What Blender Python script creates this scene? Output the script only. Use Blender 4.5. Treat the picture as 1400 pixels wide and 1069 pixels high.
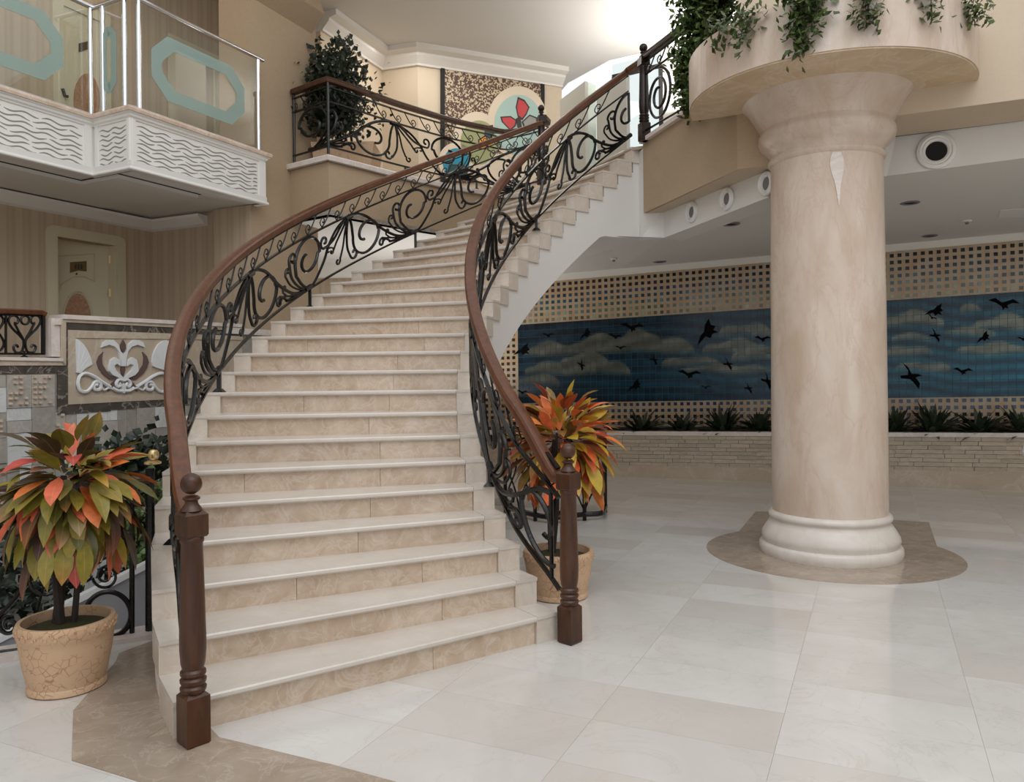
import bpy, bmesh, math, random
import numpy as np
from mathutils import Vector, Matrix
random.seed(7)
for o in list(bpy.data.objects): bpy.data.objects.remove(o)
S = bpy.context.scene
COL = S.collection

# ------------------------------------------------------------------ camera, sky, lights, exposure
F, Y0, H, TH = 1070.0, 508.0, 1.628, 0.010
cd = bpy.data.cameras.new('camera'); cam = bpy.data.objects.new('camera', cd); COL.objects.link(cam)
S.camera = cam
cd.sensor_fit = 'HORIZONTAL'; cd.sensor_width = 36.0; cd.lens = F / 1400 * 36.0
cd.shift_y = (Y0 - 534.5) / 1400.0
cd.clip_start = 0.05; cd.clip_end = 200
cam.location = (0, 0, H)
cam.rotation_euler = (Matrix.Rotation(math.pi/2, 4, 'X') @ Matrix.Rotation(-TH, 4, 'Z')).to_euler()

w = bpy.data.worlds.new('sky'); S.world = w; w.use_nodes = True
bg = w.node_tree.nodes['Background']; bg.inputs[0].default_value = (0.93, 0.97, 1.0, 1); bg.inputs[1].default_value = 1.35

def area(name, loc, target, size, size_y, power, col=(1,1,1)):
    l = bpy.data.lights.new(name, 'AREA'); l.shape = 'RECTANGLE'; l.size = size; l.size_y = size_y
    l.energy = power; l.color = col
    o = bpy.data.objects.new(name, l); COL.objects.link(o); o.location = loc
    d = Vector(target) - Vector(loc); o.rotation_euler = d.to_track_quat('-Z', 'Y').to_euler()
    return o
area('skylight', (1.5, 0.5, 9.5), (1.0, 5.0, 0.0), 8, 6, 430, (0.985, 0.99, 1))
area('cove_lamp', (2.9, 11.7, 5.9), (2.7, 11.7, 7.2), 2.2, 2.0, 120, (1, 0.98, 0.94))
area('gallery_lamp', (-4.6, 8.3, 6.8), (-4.6, 8.3, 4.0), 1.2, 2.5, 16, (1, 0.9, 0.78))
area('corridor_fill', (-0.9, 12.2, 6.9), (-0.9, 12.2, 4.0), 2.5, 1.0, 40, (1, 0.96, 0.9))  # added fill to light the upper mezzanine, no fixture there
area('hall_fill', (-1.6, 12.2, 1.2), (-1.6, 12.3, 4.0), 2.0, 2.0, 75, (1, 0.97, 0.93))  # added fill aimed up to brighten the hall soffit, not a real lamp
S.view_settings.view_transform = 'Standard'; S.view_settings.look = 'None'
S.view_settings.gamma = 1.0; S.view_settings.use_curve_mapping = False
S.view_settings.exposure = -0.32

# ------------------------------------------------------------------ measuring: a pixel of the photograph to a point in the room
ct, sn = math.cos(TH), math.sin(TH)
def ab(px, py):
    u, v = px - 700, py - Y0
    return u*ct - v*sn, u*sn + v*ct
def atY(px, py, Y):
    a, b = ab(px, py); return Vector((a/F*Y, Y, H - b/F*Y))
def atZ(px, py, z):
    a, b = ab(px, py); Y = F*(H - z)/b; return Vector((a/F*Y, Y, z))
def pr(P):
    a = F*P[0]/P[1]; b = -F*(P[2]-H)/P[1]
    return 700 + a*ct + b*sn, Y0 - a*sn + b*ct
class Plane:                                    # vertical plane through p along unit d (plan)
    def __init__(s, p, ang):
        s.p = Vector((p[0], p[1])); s.d = Vector((math.sin(ang), math.cos(ang))); s.n = Vector((-s.d.y, s.d.x))
    def at(s, px, py, off=0.0):
        a, b = ab(px, py); t = a/F; p = s.p + s.n*off
        l = (t*p.y - p.x)/(s.d.x - t*s.d.y); Y = p.y + l*s.d.y
        return Vector((t*Y, Y, H - b/F*Y))
    def lz(s, l, z, off=0.0):
        q = s.p + s.d*l + s.n*off; return Vector((q.x, q.y, z))
    def l_of(s, P): return (Vector((P[0], P[1])) - s.p).dot(s.d)
    @property
    def d3(s): return Vector((s.d.x, s.d.y, 0))
    @property
    def n3(s): return Vector((s.n.x, s.n.y, 0))
PH = math.radians(25)
DD = Vector((math.sin(PH), math.cos(PH), 0)); WW = Vector((math.cos(PH), -math.sin(PH), 0)); UP = Vector((0, 0, 1))
# the stair is a helix
CX, CY, RI, RO, T0, DT, RS = 2.787, 6.532, 3.095, 5.274, -0.6832, 0.0695, 0.165
NK = 26; ZM = NK*RS
def st(k, rad, z=None):
    t = T0 + DT*k
    return Vector((CX - rad*math.cos(t), CY + rad*math.sin(t), RS*k if z is None else z))

# ------------------------------------------------------------------ mesh helpers
class MB:
    def __init__(s): s.v = []; s.f = []; s.c = []
    def add(s, vs, fs, col=None):
        o = len(s.v); s.v += [tuple(v) for v in vs]; s.f += [tuple(i+o for i in f) for f in fs]
        s.c += [col]*len(fs); return s
    def box(s, c, sx, sy, sz, ex=(1,0,0), ey=None, ez=(0,0,1), col=None):
        c = Vector(c); ex = Vector(ex).normalized(); ez = Vector(ez).normalized()
        ey = Vector(ey).normalized() if ey is not None else ez.cross(ex).normalized()
        vs = [c + ex*sx*.5*i + ey*sy*.5*j + ez*sz*.5*k for k in (-1,1) for j in (-1,1) for i in (-1,1)]
        return s.add(vs, [(0,2,3,1),(4,5,7,6),(0,1,5,4),(2,6,7,3),(0,4,6,2),(1,3,7,5)], col)
    def prism(s, poly, vec, col=None):
        n = len(poly); vec = Vector(vec); a = [Vector(p) for p in poly]; b = [p+vec for p in a]
        fs = [tuple(range(n))[::-1], tuple(range(n, 2*n))] + [(i, (i+1)%n, n+(i+1)%n, n+i) for i in range(n)]
        return s.add(a+b, fs, col)
    def hexa(s, b, t, col=None):                # bottom four, top four
        return s.add(list(b)+list(t), [(3,2,1,0),(4,5,6,7),(0,1,5,4),(1,2,6,5),(2,3,7,6),(3,0,4,7)], col)
    def quad(s, a, b, c, d, col=None): return s.add([a,b,c,d], [(0,1,2,3)], col)
    def tube(s, pts, r, n=6, closed=False, taper=None):
        pts = [Vector(p) for p in pts]; m = len(pts); vs = []; fs = []
        nrm = None
        for i, p in enumerate(pts):
            if closed: t = pts[(i+1)%m] - pts[i-1]
            else: t = pts[min(i+1, m-1)] - pts[max(i-1, 0)]
            if t.length < 1e-9: t = Vector((0,0,1))
            t.normalize()
            if nrm is None:
                nrm = t.orthogonal().normalized()
            else:
                nrm = (nrm - t*nrm.dot(t))
                nrm = nrm.normalized() if nrm.length > 1e-6 else t.orthogonal().normalized()
            bi = t.cross(nrm)
            rr = r*(taper(i/(m-1)) if taper else 1)
            vs += [p + (nrm*math.cos(2*math.pi*j/n) + bi*math.sin(2*math.pi*j/n))*rr for j in range(n)]
        for i in range(m if closed else m-1):
            for j in range(n):
                a = i*n+j; b = i*n+(j+1)%n; c = ((i+1)%m)*n+(j+1)%n; d = ((i+1)%m)*n+j
                fs.append((a,b,c,d))
        if not closed: fs += [tuple(range(n))[::-1], tuple(range((m-1)*n, m*n))]
        return s.add(vs, fs)
    def lathe(s, prof, c, n=32, caps=True):
        c = Vector(c); vs = []; fs = []; m = len(prof)
        for r, z in prof:
            vs += [c + Vector((r*math.cos(2*math.pi*j/n), r*math.sin(2*math.pi*j/n), z)) for j in range(n)]
        for i in range(m-1):
            for j in range(n):
                fs.append((i*n+j, i*n+(j+1)%n, (i+1)*n+(j+1)%n, (i+1)*n+j))
        if caps: fs += [tuple(range(n))[::-1], tuple(range((m-1)*n, m*n))]
        return s.add(vs, fs)
    def sweep(s, pts, prof, side=None):         # prof: (sideways, up) loop; up stays near vertical
        pts = [Vector(p) for p in pts]; m = len(pts); n = len(prof); vs = []; fs = []
        for i, p in enumerate(pts):
            t = (pts[min(i+1, m-1)] - pts[max(i-1, 0)]).normalized()
            sd = t.cross(UP); sd = sd.normalized() if sd.length > 1e-5 else Vector((1,0,0))
            u = sd.cross(t).normalized()
            vs += [p + sd*a + u*b for a, b in prof]
        for i in range(m-1):
            for j in range(n):
                fs.append((i*n+j, i*n+(j+1)%n, (i+1)*n+(j+1)%n, (i+1)*n+j))
        fs += [tuple(range(n))[::-1], tuple(range((m-1)*n, m*n))]
        return s.add(vs, fs)
    def sweepz(s, pts, prof):                   # plan path, profile (outward, z), mitred
        pts = [Vector((p[0], p[1], 0)) for p in pts]; zs = 0; m = len(pts); n = len(prof); vs = []; fs = []
        for i, p in enumerate(pts):
            d0 = (pts[i]-pts[i-1]).normalized() if i > 0 else (pts[1]-pts[0]).normalized()
            d1 = (pts[i+1]-pts[i]).normalized() if i < m-1 else d0
            n0 = Vector((-d0.y, d0.x, 0)); n1 = Vector((-d1.y, d1.x, 0)); q = n0+n1
            q = q/max(0.35, q.length_squared)*2
            vs += [p + q*a + UP*b for a, b in prof]
        for i in range(m-1):
            for j in range(n):
                fs.append((i*n+j, i*n+(j+1)%n, (i+1)*n+(j+1)%n, (i+1)*n+j))
        fs += [tuple(range(n))[::-1], tuple(range((m-1)*n, m*n))]
        return s.add(vs, fs)

def rootloc(o):
    while o.parent: o = o.parent
    return o.location
def obj(name, mb, mat, parent=None, smooth=False, origin=None, ang=0.7):
    me = bpy.data.meshes.new(name)
    off = Vector(rootloc(parent)) if parent is not None else Vector(origin or (0,0,0))
    me.from_pydata([tuple(Vector(v)-off) for v in mb.v], [], mb.f)
    me.validate()
    bm = bmesh.new(); bm.from_mesh(me); bmesh.ops.recalc_face_normals(bm, faces=bm.faces); bm.to_mesh(me); bm.free()
    if any(c is not None for c in mb.c) and len(mb.c) == len(me.polygons):
        at = me.color_attributes.new('paint', 'FLOAT_COLOR', 'CORNER')
        for p in me.polygons:
            cc = mb.c[p.index] or (1,1,1)
            for li in p.loop_indices: at.data[li].color = (cc[0], cc[1], cc[2], 1)
    if smooth:
        me.shade_smooth(); me.set_sharp_from_angle(angle=ang)
    me.materials.append(mat)
    o = bpy.data.objects.new(name, me); COL.objects.link(o)
    if parent is not None: o.parent = parent
    else: o.location = off
    return o
def tag(o, label, cat=None, group=None, kind=None):
    if label: o['label'] = label
    if cat: o['category'] = cat
    if group: o['group'] = group
    if kind: o['kind'] = kind
    return o
def thing(name, label, cat, loc, group=None):
    o = bpy.data.objects.new(name, None); COL.objects.link(o); o.location = loc; o.empty_display_size = 0.1
    return tag(o, label, cat, group)
def struct(name, mb, mat, label=None, smooth=False, parent=None, cat=None):
    o = obj(name, mb, mat, parent, smooth)
    if parent is None: o['kind'] = 'structure'; tag(o, label or name.replace('_', ' '), cat or name.split('_')[0])
    return o
def stuff(o): o['kind'] = 'stuff'; return o
def cat_rom(P, n=8):
    P = [np.array(p, float) for p in P]
    if len(P) < 3: return [tuple(P[0]+(P[-1]-P[0])*i/n) for i in range(n+1)]
    Q = [2*P[0]-P[1]] + P + [2*P[-1]-P[-2]]; out = []
    for i in range(1, len(Q)-2):
        for j in range(n):
            t = j/n; a, b, c, d = Q[i-1:i+3]
            out.append(tuple(0.5*((2*b)+(-a+c)*t+(2*a-5*b+4*c-d)*t*t+(-a+3*b-3*c+d)*t**3)))
    out.append(tuple(P[-1])); return out

# ------------------------------------------------------------------ materials
def sr(r, g, b):
    f = lambda c: (c/255/12.92) if c <= 10 else ((c/255+0.055)/1.055)**2.4
    return (f(r), f(g), f(b))
class NT:
    def __init__(s, name):
        s.m = bpy.data.materials.new(name); s.m.use_nodes = True; s.t = s.m.node_tree
        s.b = s.t.nodes['Principled BSDF']; s.out = s.t.nodes['Material Output']
    def n(s, ty, **kw):
        q = s.t.nodes.new(ty)
        for k, v in kw.items():
            if k.startswith('i_'):
                k = k[2:]; q.inputs[int(k) if k.isdigit() else k.replace('_', ' ')].default_value = v
            else: setattr(q, k, v)
        return q
    def l(s, a, b): s.t.links.new(a, b)
    def ramp(s, fac, stops, interp='LINEAR'):
        q = s.n('ShaderNodeValToRGB'); e = q.color_ramp; e.interpolation = interp
        while len(e.elements) < len(stops): e.elements.new(0.5)
        for i, (p, c) in enumerate(stops):
            e.elements[i].position = p; e.elements[i].color = (c[0], c[1], c[2], 1) if not isinstance(c, (int, float)) else (c, c, c, 1)
        s.l(fac, q.inputs[0]); return q.outputs[0]
    def mix(s, fac, a, b, mode='MIX'):
        q = s.n('ShaderNodeMix', data_type='RGBA', blend_type=mode)
        for i, x in ((0, fac), (6, a), (7, b)):
            if isinstance(x, (int, float)): q.inputs[i].default_value = x
            elif isinstance(x, tuple): q.inputs[i].default_value = (x[0], x[1], x[2], 1)
            else: s.l(x, q.inputs[i])
        return q.outputs[2]
    def math(s, op, a, b=0.0):
        q = s.n('ShaderNodeMath', operation=op)
        for i, x in enumerate((a, b)):
            if isinstance(x, (int, float)): q.inputs[i].default_value = x
            else: s.l(x, q.inputs[i])
        return q.outputs[0]
    def pos(s, scale=(1,1,1), rnd=0.0):
        g = s.n('ShaderNodeNewGeometry'); mp = s.n('ShaderNodeMapping'); s.l(g.outputs['Position'], mp.inputs[0])
        mp.inputs['Scale'].default_value = scale
        if rnd:
            oi = s.n('ShaderNodeObjectInfo'); s.l(s.math('MULTIPLY', oi.outputs['Random'], rnd), mp.inputs['Location'])
        return mp.outputs[0]
    def noise(s, vec, scale, detail=4, rough=0.55, dist=0.0):
        q = s.n('ShaderNodeTexNoise', i_Scale=scale, i_Detail=detail, i_Roughness=rough, i_Distortion=dist)
        s.l(vec, q.inputs['Vector']); return q.outputs['Fac']
    def bump(s, h, strength=0.2, dist=0.01):
        q = s.n('ShaderNodeBump', i_Strength=strength, i_Distance=dist); s.l(h, q.inputs['Height']); s.l(q.outputs[0], s.b.inputs['Normal'])
    def base(s, c):
        if isinstance(c, tuple): s.b.inputs['Base Color'].default_value = (c[0], c[1], c[2], 1)
        else: s.l(c, s.b.inputs['Base Color'])
        return s
    def set(s, rough=0.5, metal=0.0, **kw):
        s.b.inputs['Roughness'].default_value = rough; s.b.inputs['Metallic'].default_value = metal
        for k, v in kw.items(): s.b.inputs[k.replace('_', ' ')].default_value = v
        return s
def plain(name, col, rough=0.5, metal=0.0, var=0.0, vs=3.0, bump=0.0, bs=80):
    t = NT(name); t.set(rough, metal)
    if var:
        f = t.noise(t.pos(), vs); c2 = tuple(x*(1-var) for x in col); t.base(t.mix(f, col, c2))
    else: t.base(col)
    if bump: t.bump(t.noise(t.pos(), bs, 3), bump, 0.005)
    return t.m
def stone(name, c1, c2, vein, sc=3.0, vsc=2.2, rough=0.15, rnd=0.0, vw=0.018, vfac=0.6, tint=None, stretch=(1,1,1), bump=0.0):
    t = NT(name); t.set(rough)
    p = t.pos(stretch, 37.0 if rnd else 0.0)
    f = t.noise(p, sc, 7, 0.62, 0.6)
    c = t.mix(t.ramp(f, [(0.3, 0.0), (0.7, 1.0)]), c1, c2)
    v = t.noise(p, vsc, 6, 0.6, 1.6)
    vv = t.ramp(v, [(0.5-vw*2, 0.0), (0.5, vfac), (0.5+vw*2, 0.0)])
    c = t.mix(vv, c, vein)
    if rnd:
        oi = t.n('ShaderNodeObjectInfo')
        k = t.ramp(oi.outputs['Random'], [(0.0, 1-rnd), (0.55, 1.0), (0.8, 1+rnd*0.4), (1.0, 1-rnd*0.6)])
        c = t.mix(1.0, c, k, 'MULTIPLY')
        if tint: c = t.mix(t.ramp(oi.outputs['Random'], [(0.0, 0.5), (0.2, 0.3), (0.28, 0.0), (0.85, 0.0), (1.0, 0.35)]), c, tint)
    t.base(c)
    if bump: t.bump(f, bump, 0.01)
    return t.m
def painted(name, rough=0.4, rnd=0.0, bump=0.0):
    t = NT(name); t.set(rough); a = t.n('ShaderNodeAttribute', attribute_name='paint')
    c = a.outputs['Color']
    if rnd: c = t.mix(rnd, c, t.ramp(t.noise(t.pos(), 9, 3), [(0.3, 0.55), (0.7, 1.3)]), 'MULTIPLY')
    t.base(c); return t.m

MAT = {}
MAT['floor'] = stone('floor marble', sr(212,208,203), sr(200,195,189), sr(184,174,163), 2.2, 1.6, 0.085, rnd=0.06, vw=0.006, vfac=0.3, tint=sr(196,186,175))
MAT['grout'] = plain('floor grout', sr(202,197,190), 0.3)
MAT['inlay'] = stone('brown inlay marble', sr(170,154,138), sr(150,133,116), sr(196,184,170), 6, 3.4, 0.16, rnd=0.06, vw=0.010, vfac=0.4)
MAT['riser'] = stone('riser marble', sr(210,191,171), sr(184,160,136), sr(222,210,196), 8, 5.0, 0.22, rnd=0.07, vw=0.022, vfac=0.38)
MAT['tread'] = stone('tread marble', sr(212,203,194), sr(202,191,180), sr(194,181,167), 4, 2.5, 0.2, rnd=0.03, vw=0.008, vfac=0.3)
MAT['endblock'] = stone('end block marble', sr(212,200,187), sr(201,187,172), sr(220,212,203), 5, 3, 0.25, rnd=0.05, vfac=0.4)
MAT['plaster'] = plain('white plaster', sr(222,219,214), 0.6, var=0.03)
MAT['ceil'] = plain('ceiling paint', sr(216,213,208), 0.7)
MAT['ceil_low'] = plain('ceiling paint low', sr(216,213,208), 0.55)
MAT['cornice'] = plain('cornice white', sr(228,224,217), 0.5)
def weave(name, c1, c2, stripe=None):
    t = NT(name); t.set(0.75)
    f = t.noise(t.pos((60, 60, 14)), 1.0, 3); f2 = t.noise(t.pos((10, 10, 70)), 1.0, 2)
    c = t.mix(t.math('MULTIPLY', t.math('ADD', f, f2), 0.5), c1, c2)
    if stripe:
        g = t.n('ShaderNodeNewGeometry'); dp = t.n('ShaderNodeVectorMath', operation='DOT_PRODUCT')
        t.l(g.outputs['Position'], dp.inputs[0]); dp.inputs[1].default_value = (math.sin(PH)+0.9*math.cos(PH), math.cos(PH)-0.9*math.sin(PH), 0)
        s_ = t.math('FRACT', t.math('MULTIPLY', dp.outputs['Value'], 5.5))
        c = t.mix(t.ramp(s_, [(0.0, 0.0), (0.12, 0.8), (0.3, 0.3), (0.5, 0.9), (0.7, 0.1), (1.0, 0.0)]), c, stripe)
    t.base(c); t.bump(f, 0.08, 0.002); return t.m
MAT['tan'] = weave('tan wallpaper', sr(178,156,129), sr(158,136,109))
MAT['tanlight'] = weave('light tan wallpaper', sr(200,183,161), sr(188,170,147))
MAT['stripe'] = weave('striped wallpaper', sr(190,171,148), sr(178,158,136), sr(170,150,126))
MAT['upper'] = weave('cream wallpaper', sr(218,202,178), sr(208,190,166))
def wood(name, c1, c2, rough):
    t = NT(name); t.set(rough)
    f = t.noise(t.pos((22, 22, 3.0)), 1.0, 4, 0.6, 0.4)
    t.base(t.mix(t.ramp(f, [(0.3, 0.0), (0.7, 1.0)]), c1, c2)); t.b.inputs['Coat Weight'].default_value = 0.12; t.b.inputs['Coat Roughness'].default_value = 0.2; t.b.inputs['Specular IOR Level'].default_value = 0.35
    return t.m
MAT['newel'] = wood('dark stained newel wood', sr(82,49,29), sr(48,27,16), 0.36)
MAT['newelblack'] = wood('almost black newel wood', sr(38,22,18), sr(24,14,12), 0.3)
MAT['rail'] = wood('reddish handrail wood', sr(102,58,33), sr(72,40,22), 0.36)
MAT['iron'] = plain('black wrought iron', sr(24,22,21), 0.22, 0.3, var=0.4, vs=30, bump=0.45, bs=60)
MAT['gold'] = plain('gilded brass', sr(226,200,150), 0.35, 1.0)
MAT['chrome'] = plain('chrome', sr(225,226,230), 0.12, 1.0)
MAT['steelstrip'] = plain('brushed steel strip', sr(190,190,192), 0.3, 0.8)
MAT['column'] = stone('cream column marble', sr(212,198,186), sr(190,167,146), sr(170,136,112), 2.2, 1.5, 0.35, vw=0.010, vfac=0.22, stretch=(1.6,1.6,0.6))
MAT['columnbase'] = stone('column base marble', sr(220,212,204), sr(204,194,184), sr(188,172,158), 3, 2, 0.3, vfac=0.2)
MAT['drumunder'] = stone('column planter underside', sr(214,190,160), sr(196,170,140), sr(220,205,184), 3, 2, 0.35, rnd=0.03)
MAT['mosaicboard'] = None
t = NT('beige mosaic board'); t.set(0.35); t.base(t.mix(t.ramp(t.noise(t.pos(), 7, 3), [(0.35, 0.0), (0.65, 1.0)]), sr(178,164,142), sr(180,148,116))); MAT['mosaicboard'] = t.m
MAT['mosaic'] = painted('glazed mosaic', 0.15, 0.4)
MAT['mural'] = painted('painted mural tile', 0.2, 0.35); MAT['mural'].node_tree.nodes['Principled BSDF'].inputs['Specular IOR Level'].default_value = 0.3
MAT['bird'] = plain('painted black bird', sr(14,14,17), 0.9); MAT['bird'].node_tree.nodes['Principled BSDF'].inputs['Specular IOR Level'].default_value = 0.05
MAT['cladding'] = stone('split stone cladding', sr(196,182,162), sr(170,154,134), sr(200,190,172), 9, 5, 0.55, rnd=0.16, stretch=(1,1,3), bump=0.4)
MAT['soil'] = plain('moss', sr(64,62,26), 0.95, var=0.6, vs=60, bump=1.0, bs=90)
MAT['darksoil'] = plain('dark soil', sr(28,22,18), 0.95)
t = NT('crackled terracotta'); t.set(0.6)
vo = t.n('ShaderNodeTexVoronoi', feature='DISTANCE_TO_EDGE', i_Scale=24.0); t.l(t.pos((1, 1, 1)), vo.inputs['Vector'])
nz = t.noise(t.pos(), 14, 5)
msk = t.math('MULTIPLY', t.ramp(vo.outputs['Distance'], [(0.0, 0.8), (0.02, 0.5), (0.045, 0.0)]), t.ramp(nz, [(0.43, 0.0), (0.53, 0.95)]))
t.base(t.mix(msk, t.mix(t.noise(t.pos(), 5, 4), sr(210,177,145), sr(192,158,124)), sr(142,90,58))); t.bump(msk, -0.6, 0.004); MAT['terracotta'] = t.m
def leafmat(name, stops):
    t = NT(name); t.set(0.42)
    oi = t.n('ShaderNodeObjectInfo'); tc = t.n('ShaderNodeTexCoord'); sx = t.n('ShaderNodeSeparateXYZ'); t.l(tc.outputs['Generated'], sx.inputs[0])
    c = t.ramp(oi.outputs['Random'], stops, 'CONSTANT')
    tip = t.math('MULTIPLY', t.ramp(sx.outputs['X'], [(0.45, 0.0), (1.0, 0.35)]), t.ramp(t.math('FRACT', t.math('MULTIPLY', oi.outputs['Random'], 7.3)), [(0.3, 0.0), (0.8, 1.0)]))
    c = t.mix(tip, c, sr(214,112,62))
    rib = t.ramp(t.math('ABSOLUTE', t.math('SUBTRACT', sx.outputs['Y'], 0.5)), [(0.0, 1.0), (0.04, 0.0)])
    c = t.mix(t.math('MULTIPLY', rib, 0.35), c, sr(190,150,90))
    c = t.mix(0.5, c, t.ramp(t.noise(t.pos(), 26, 4), [(0.3, 0.6), (0.7, 1.25)]), 'MULTIPLY')
    t.base(c); t.b.inputs['Subsurface Weight'].default_value = 0.0
    return t.m
MAT['leafL'] = leafmat('autumn croton leaf', [(0.0, sr(132,120,44)), (0.2, sr(96,92,40)), (0.36, sr(74,60,38)), (0.5, sr(150,132,46)), (0.64, sr(205,98,66)), (0.75, sr(84,58,50)), (0.86, sr(104,98,44)), (0.92, sr(222,122,60)), (0.97, sr(170,60,50))])
MAT['leafR'] = leafmat('bright croton leaf', [(0.0, sr(178,150,44)), (0.2, sr(120,96,40)), (0.34, sr(214,98,54)), (0.5, sr(150,62,40)), (0.6, sr(196,160,60)), (0.72, sr(226,120,60)), (0.86, sr(110,70,44)), (0.94, sr(232,140,74))])
MAT['trunk'] = plain('dark bark', sr(44,34,28), 0.8, var=0.5, vs=30, bump=0.6, bs=40)
def green(name, a, b):
    t = NT(name); t.set(0.45); t.base(t.mix(t.ramp(t.noise(t.pos(), 34, 2), [(0.35, 0.0), (0.65, 1.0)]), a, b)); return t.m
MAT['ivy'] = green('ivy leaf', sr(30,44,20), sr(88,106,50))
MAT['bush'] = green('dark glossy foliage', sr(10,18,9), sr(34,48,24))
MAT['fern'] = green('dark fern', sr(20,30,18), sr(52,66,44))
MAT['hedge'] = green('light hedge leaf', sr(40,58,28), sr(120,146,88))
t = NT('clear glass'); t.m.node_tree.nodes.remove(t.b)
tr = t.n('ShaderNodeBsdfTransparent'); tr.inputs[0].default_value = (0.93, 0.955, 0.94, 1); gl = t.n('ShaderNodeBsdfGlossy', i_Roughness=0.02); mx = t.n('ShaderNodeMixShader'); lw = t.n('ShaderNodeLayerWeight', i_Blend=0.5)
t.l(t.ramp(lw.outputs['Facing'], [(0.0, 0.04), (0.6, 0.07), (0.9, 0.3), (1.0, 0.8)]), mx.inputs[0]); t.l(tr.outputs[0], mx.inputs[1]); t.l(gl.outputs[0], mx.inputs[2]); t.l(mx.outputs[0], t.out.inputs[0]); MAT['glass'] = t.m
t = NT('frosted glass'); df = t.n('ShaderNodeBsdfTransparent'); df.inputs[0].default_value = (0.8, 0.86, 0.84, 1); mx = t.n('ShaderNodeMixShader'); mx.inputs[0].default_value = 0.5
t.base(sr(168,190,184)); t.set(0.5); t.l(df.outputs[0], mx.inputs[1]); t.l(t.b.outputs[0], mx.inputs[2]); t.l(mx.outputs[0], t.out.inputs[0]); MAT['frost'] = t.m
MAT['balcony'] = plain('balcony white', sr(226,223,217), 0.5)
MAT['groove'] = plain('grey groove', sr(140,134,128), 0.7)
MAT['pinkmarble'] = stone('pink beige marble edge', sr(212,190,172), sr(190,164,144), sr(220,206,194), 6, 3, 0.25)
MAT['dooroff'] = plain('cream door paint', sr(196,184,156), 0.5)
MAT['dark'] = plain('dark parts and shade', sr(34,32,32), 0.8)
MAT['darkmarble'] = stone('dark veined marble', sr(92,84,76), sr(58,54,50), sr(170,160,148), 6, 3.2, 0.2, rnd=0.08, vw=0.014, vfac=0.7)
MAT['beigepanel'] = stone('beige panel stone', sr(194,178,158), sr(180,162,142), sr(204,192,176), 4, 2, 0.35, rnd=0.05)
MAT['caps'] = stone('pale pink cap stone', sr(222,210,202), sr(206,192,184), sr(228,222,216), 4, 2, 0.3)
MAT['white'] = plain('white carved marble', sr(222,222,222), 0.4, var=0.06, vs=12)
MAT['brownleaf'] = plain('brown carved stone', sr(98,78,74), 0.5)
MAT['tileg'] = stone('grey wall tile', sr(178,172,162), sr(156,150,140), sr(196,190,180), 6, 3, 0.4, rnd=0.22, vfac=0.4)
MAT['tilew'] = stone('white wall tile', sr(214,214,212), sr(200,200,198), sr(190,186,180), 6, 3, 0.4, rnd=0.06)
MAT['oval'] = stone('floral door panel', sr(186,142,100), sr(140,110,80), sr(150,90,70), 22, 14, 0.5, vw=0.05)
MAT['plate'] = plain('bronze number plate', sr(96,76,44), 0.35, 0.6)
MAT['ink'] = plain('black ink', sr(20,16,12), 0.5)
MAT['vent'] = plain('vent white', sr(226,224,220), 0.45)
MAT['black'] = plain('black opening', sr(14,13,13), 0.8)
MAT['dullgrey'] = plain('grey vent disc', sr(120,118,118), 0.6)
MAT['greypanel'] = plain('pale grey screen', sr(196,194,184), 0.45)
MAT['greenpanel'] = plain('pale green glass screen', sr(176,192,182), 0.2)
MAT['ramp'] = plain('grey wall paint', sr(150,150,154), 0.6)
t = NT('brown pebble mosaic'); t.set(0.5)
vo = t.n('ShaderNodeTexVoronoi', i_Scale=42.0); t.l(t.pos(), vo.inputs['Vector'])
t.base(t.mix(t.ramp(vo.outputs['Color'], [(0.52, 0.0), (0.6, 1.0)]), sr(84,56,46), sr(198,180,150))); MAT['pebble'] = t.m

# ------------------------------------------------------------------ planes of the room
BW = Plane((4.0, 11.87), math.radians(110))          # back wall
PB = Plane((-3.8, 7.77), PH)                          # balcony face / retaining wall line
cB = atY(0, 270, 8.6); DW = Plane((cB.x, cB.y), PH)   # wall with the door
PIER = Plane((-2.86, 10.1), PH)
COLC = Vector((2.80, 6.94, 0))
FR = Plane((COLC.x, COLC.y), PH + math.pi/2)          # right fascia, through the column
# ------------------------------------------------------------------ floor with tiles
curb0 = atZ(0, 906, 0); curb1 = atZ(216, 873, 0); cd_ = (curb1-curb0).normalized()
cn = Vector((-cd_.y, cd_.x, 0))                       # pointing away from camera
curbL = curb0 - cd_*2.5
pit_far = st(4.2, RO-0.1, 0)
def clip(poly, p, n):                                 # keep side with (q-p).n <= 0
    out = []
    for i in range(len(poly)):
        a, b = poly[i], poly[(i+1) % len(poly)]; da, db = (a-p).dot(n), (b-p).dot(n)
        if da <= 0: out.append(a)
        if (da < 0 < db) or (db < 0 < da): out.append(a + (b-a)*(da/(da-db)))
    return out
mb = MB()
stair_in = [st(k, RO-0.1, 0) for k in range(0, 27, 2)]
fl = [curbL, curb1] + [st(k, RO-0.06, 0) for k in (2.6, 4, 6, 8, 10, 12, 14, 16)]
fl = [Vector(p) for p in fl]
poly = [Vector((-9, -9, 0)), Vector((12, -9, 0)), Vector((13, 14, 0)), Vector((3, 16.5, 0)), Vector((-1.2, 16.5, 0))] + fl[::-1]
poly = [p + UP*(-0.004) for p in poly]
floor = struct('floor', MB().prism(poly, (0, 0, -0.10)), MAT['grout'], 'pale polished marble tile floor of the hotel lobby')
tw, td, w0, d0 = 0.812, 0.425, -0.41, 3.04
cnt = 0
def inside_pit(p):
    return (p - curb1).dot(cn) > 0 and p.x < CX and (Vector((p.x, p.y, 0)) - Vector((CX, CY, 0))).length > RO - 0.1
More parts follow.
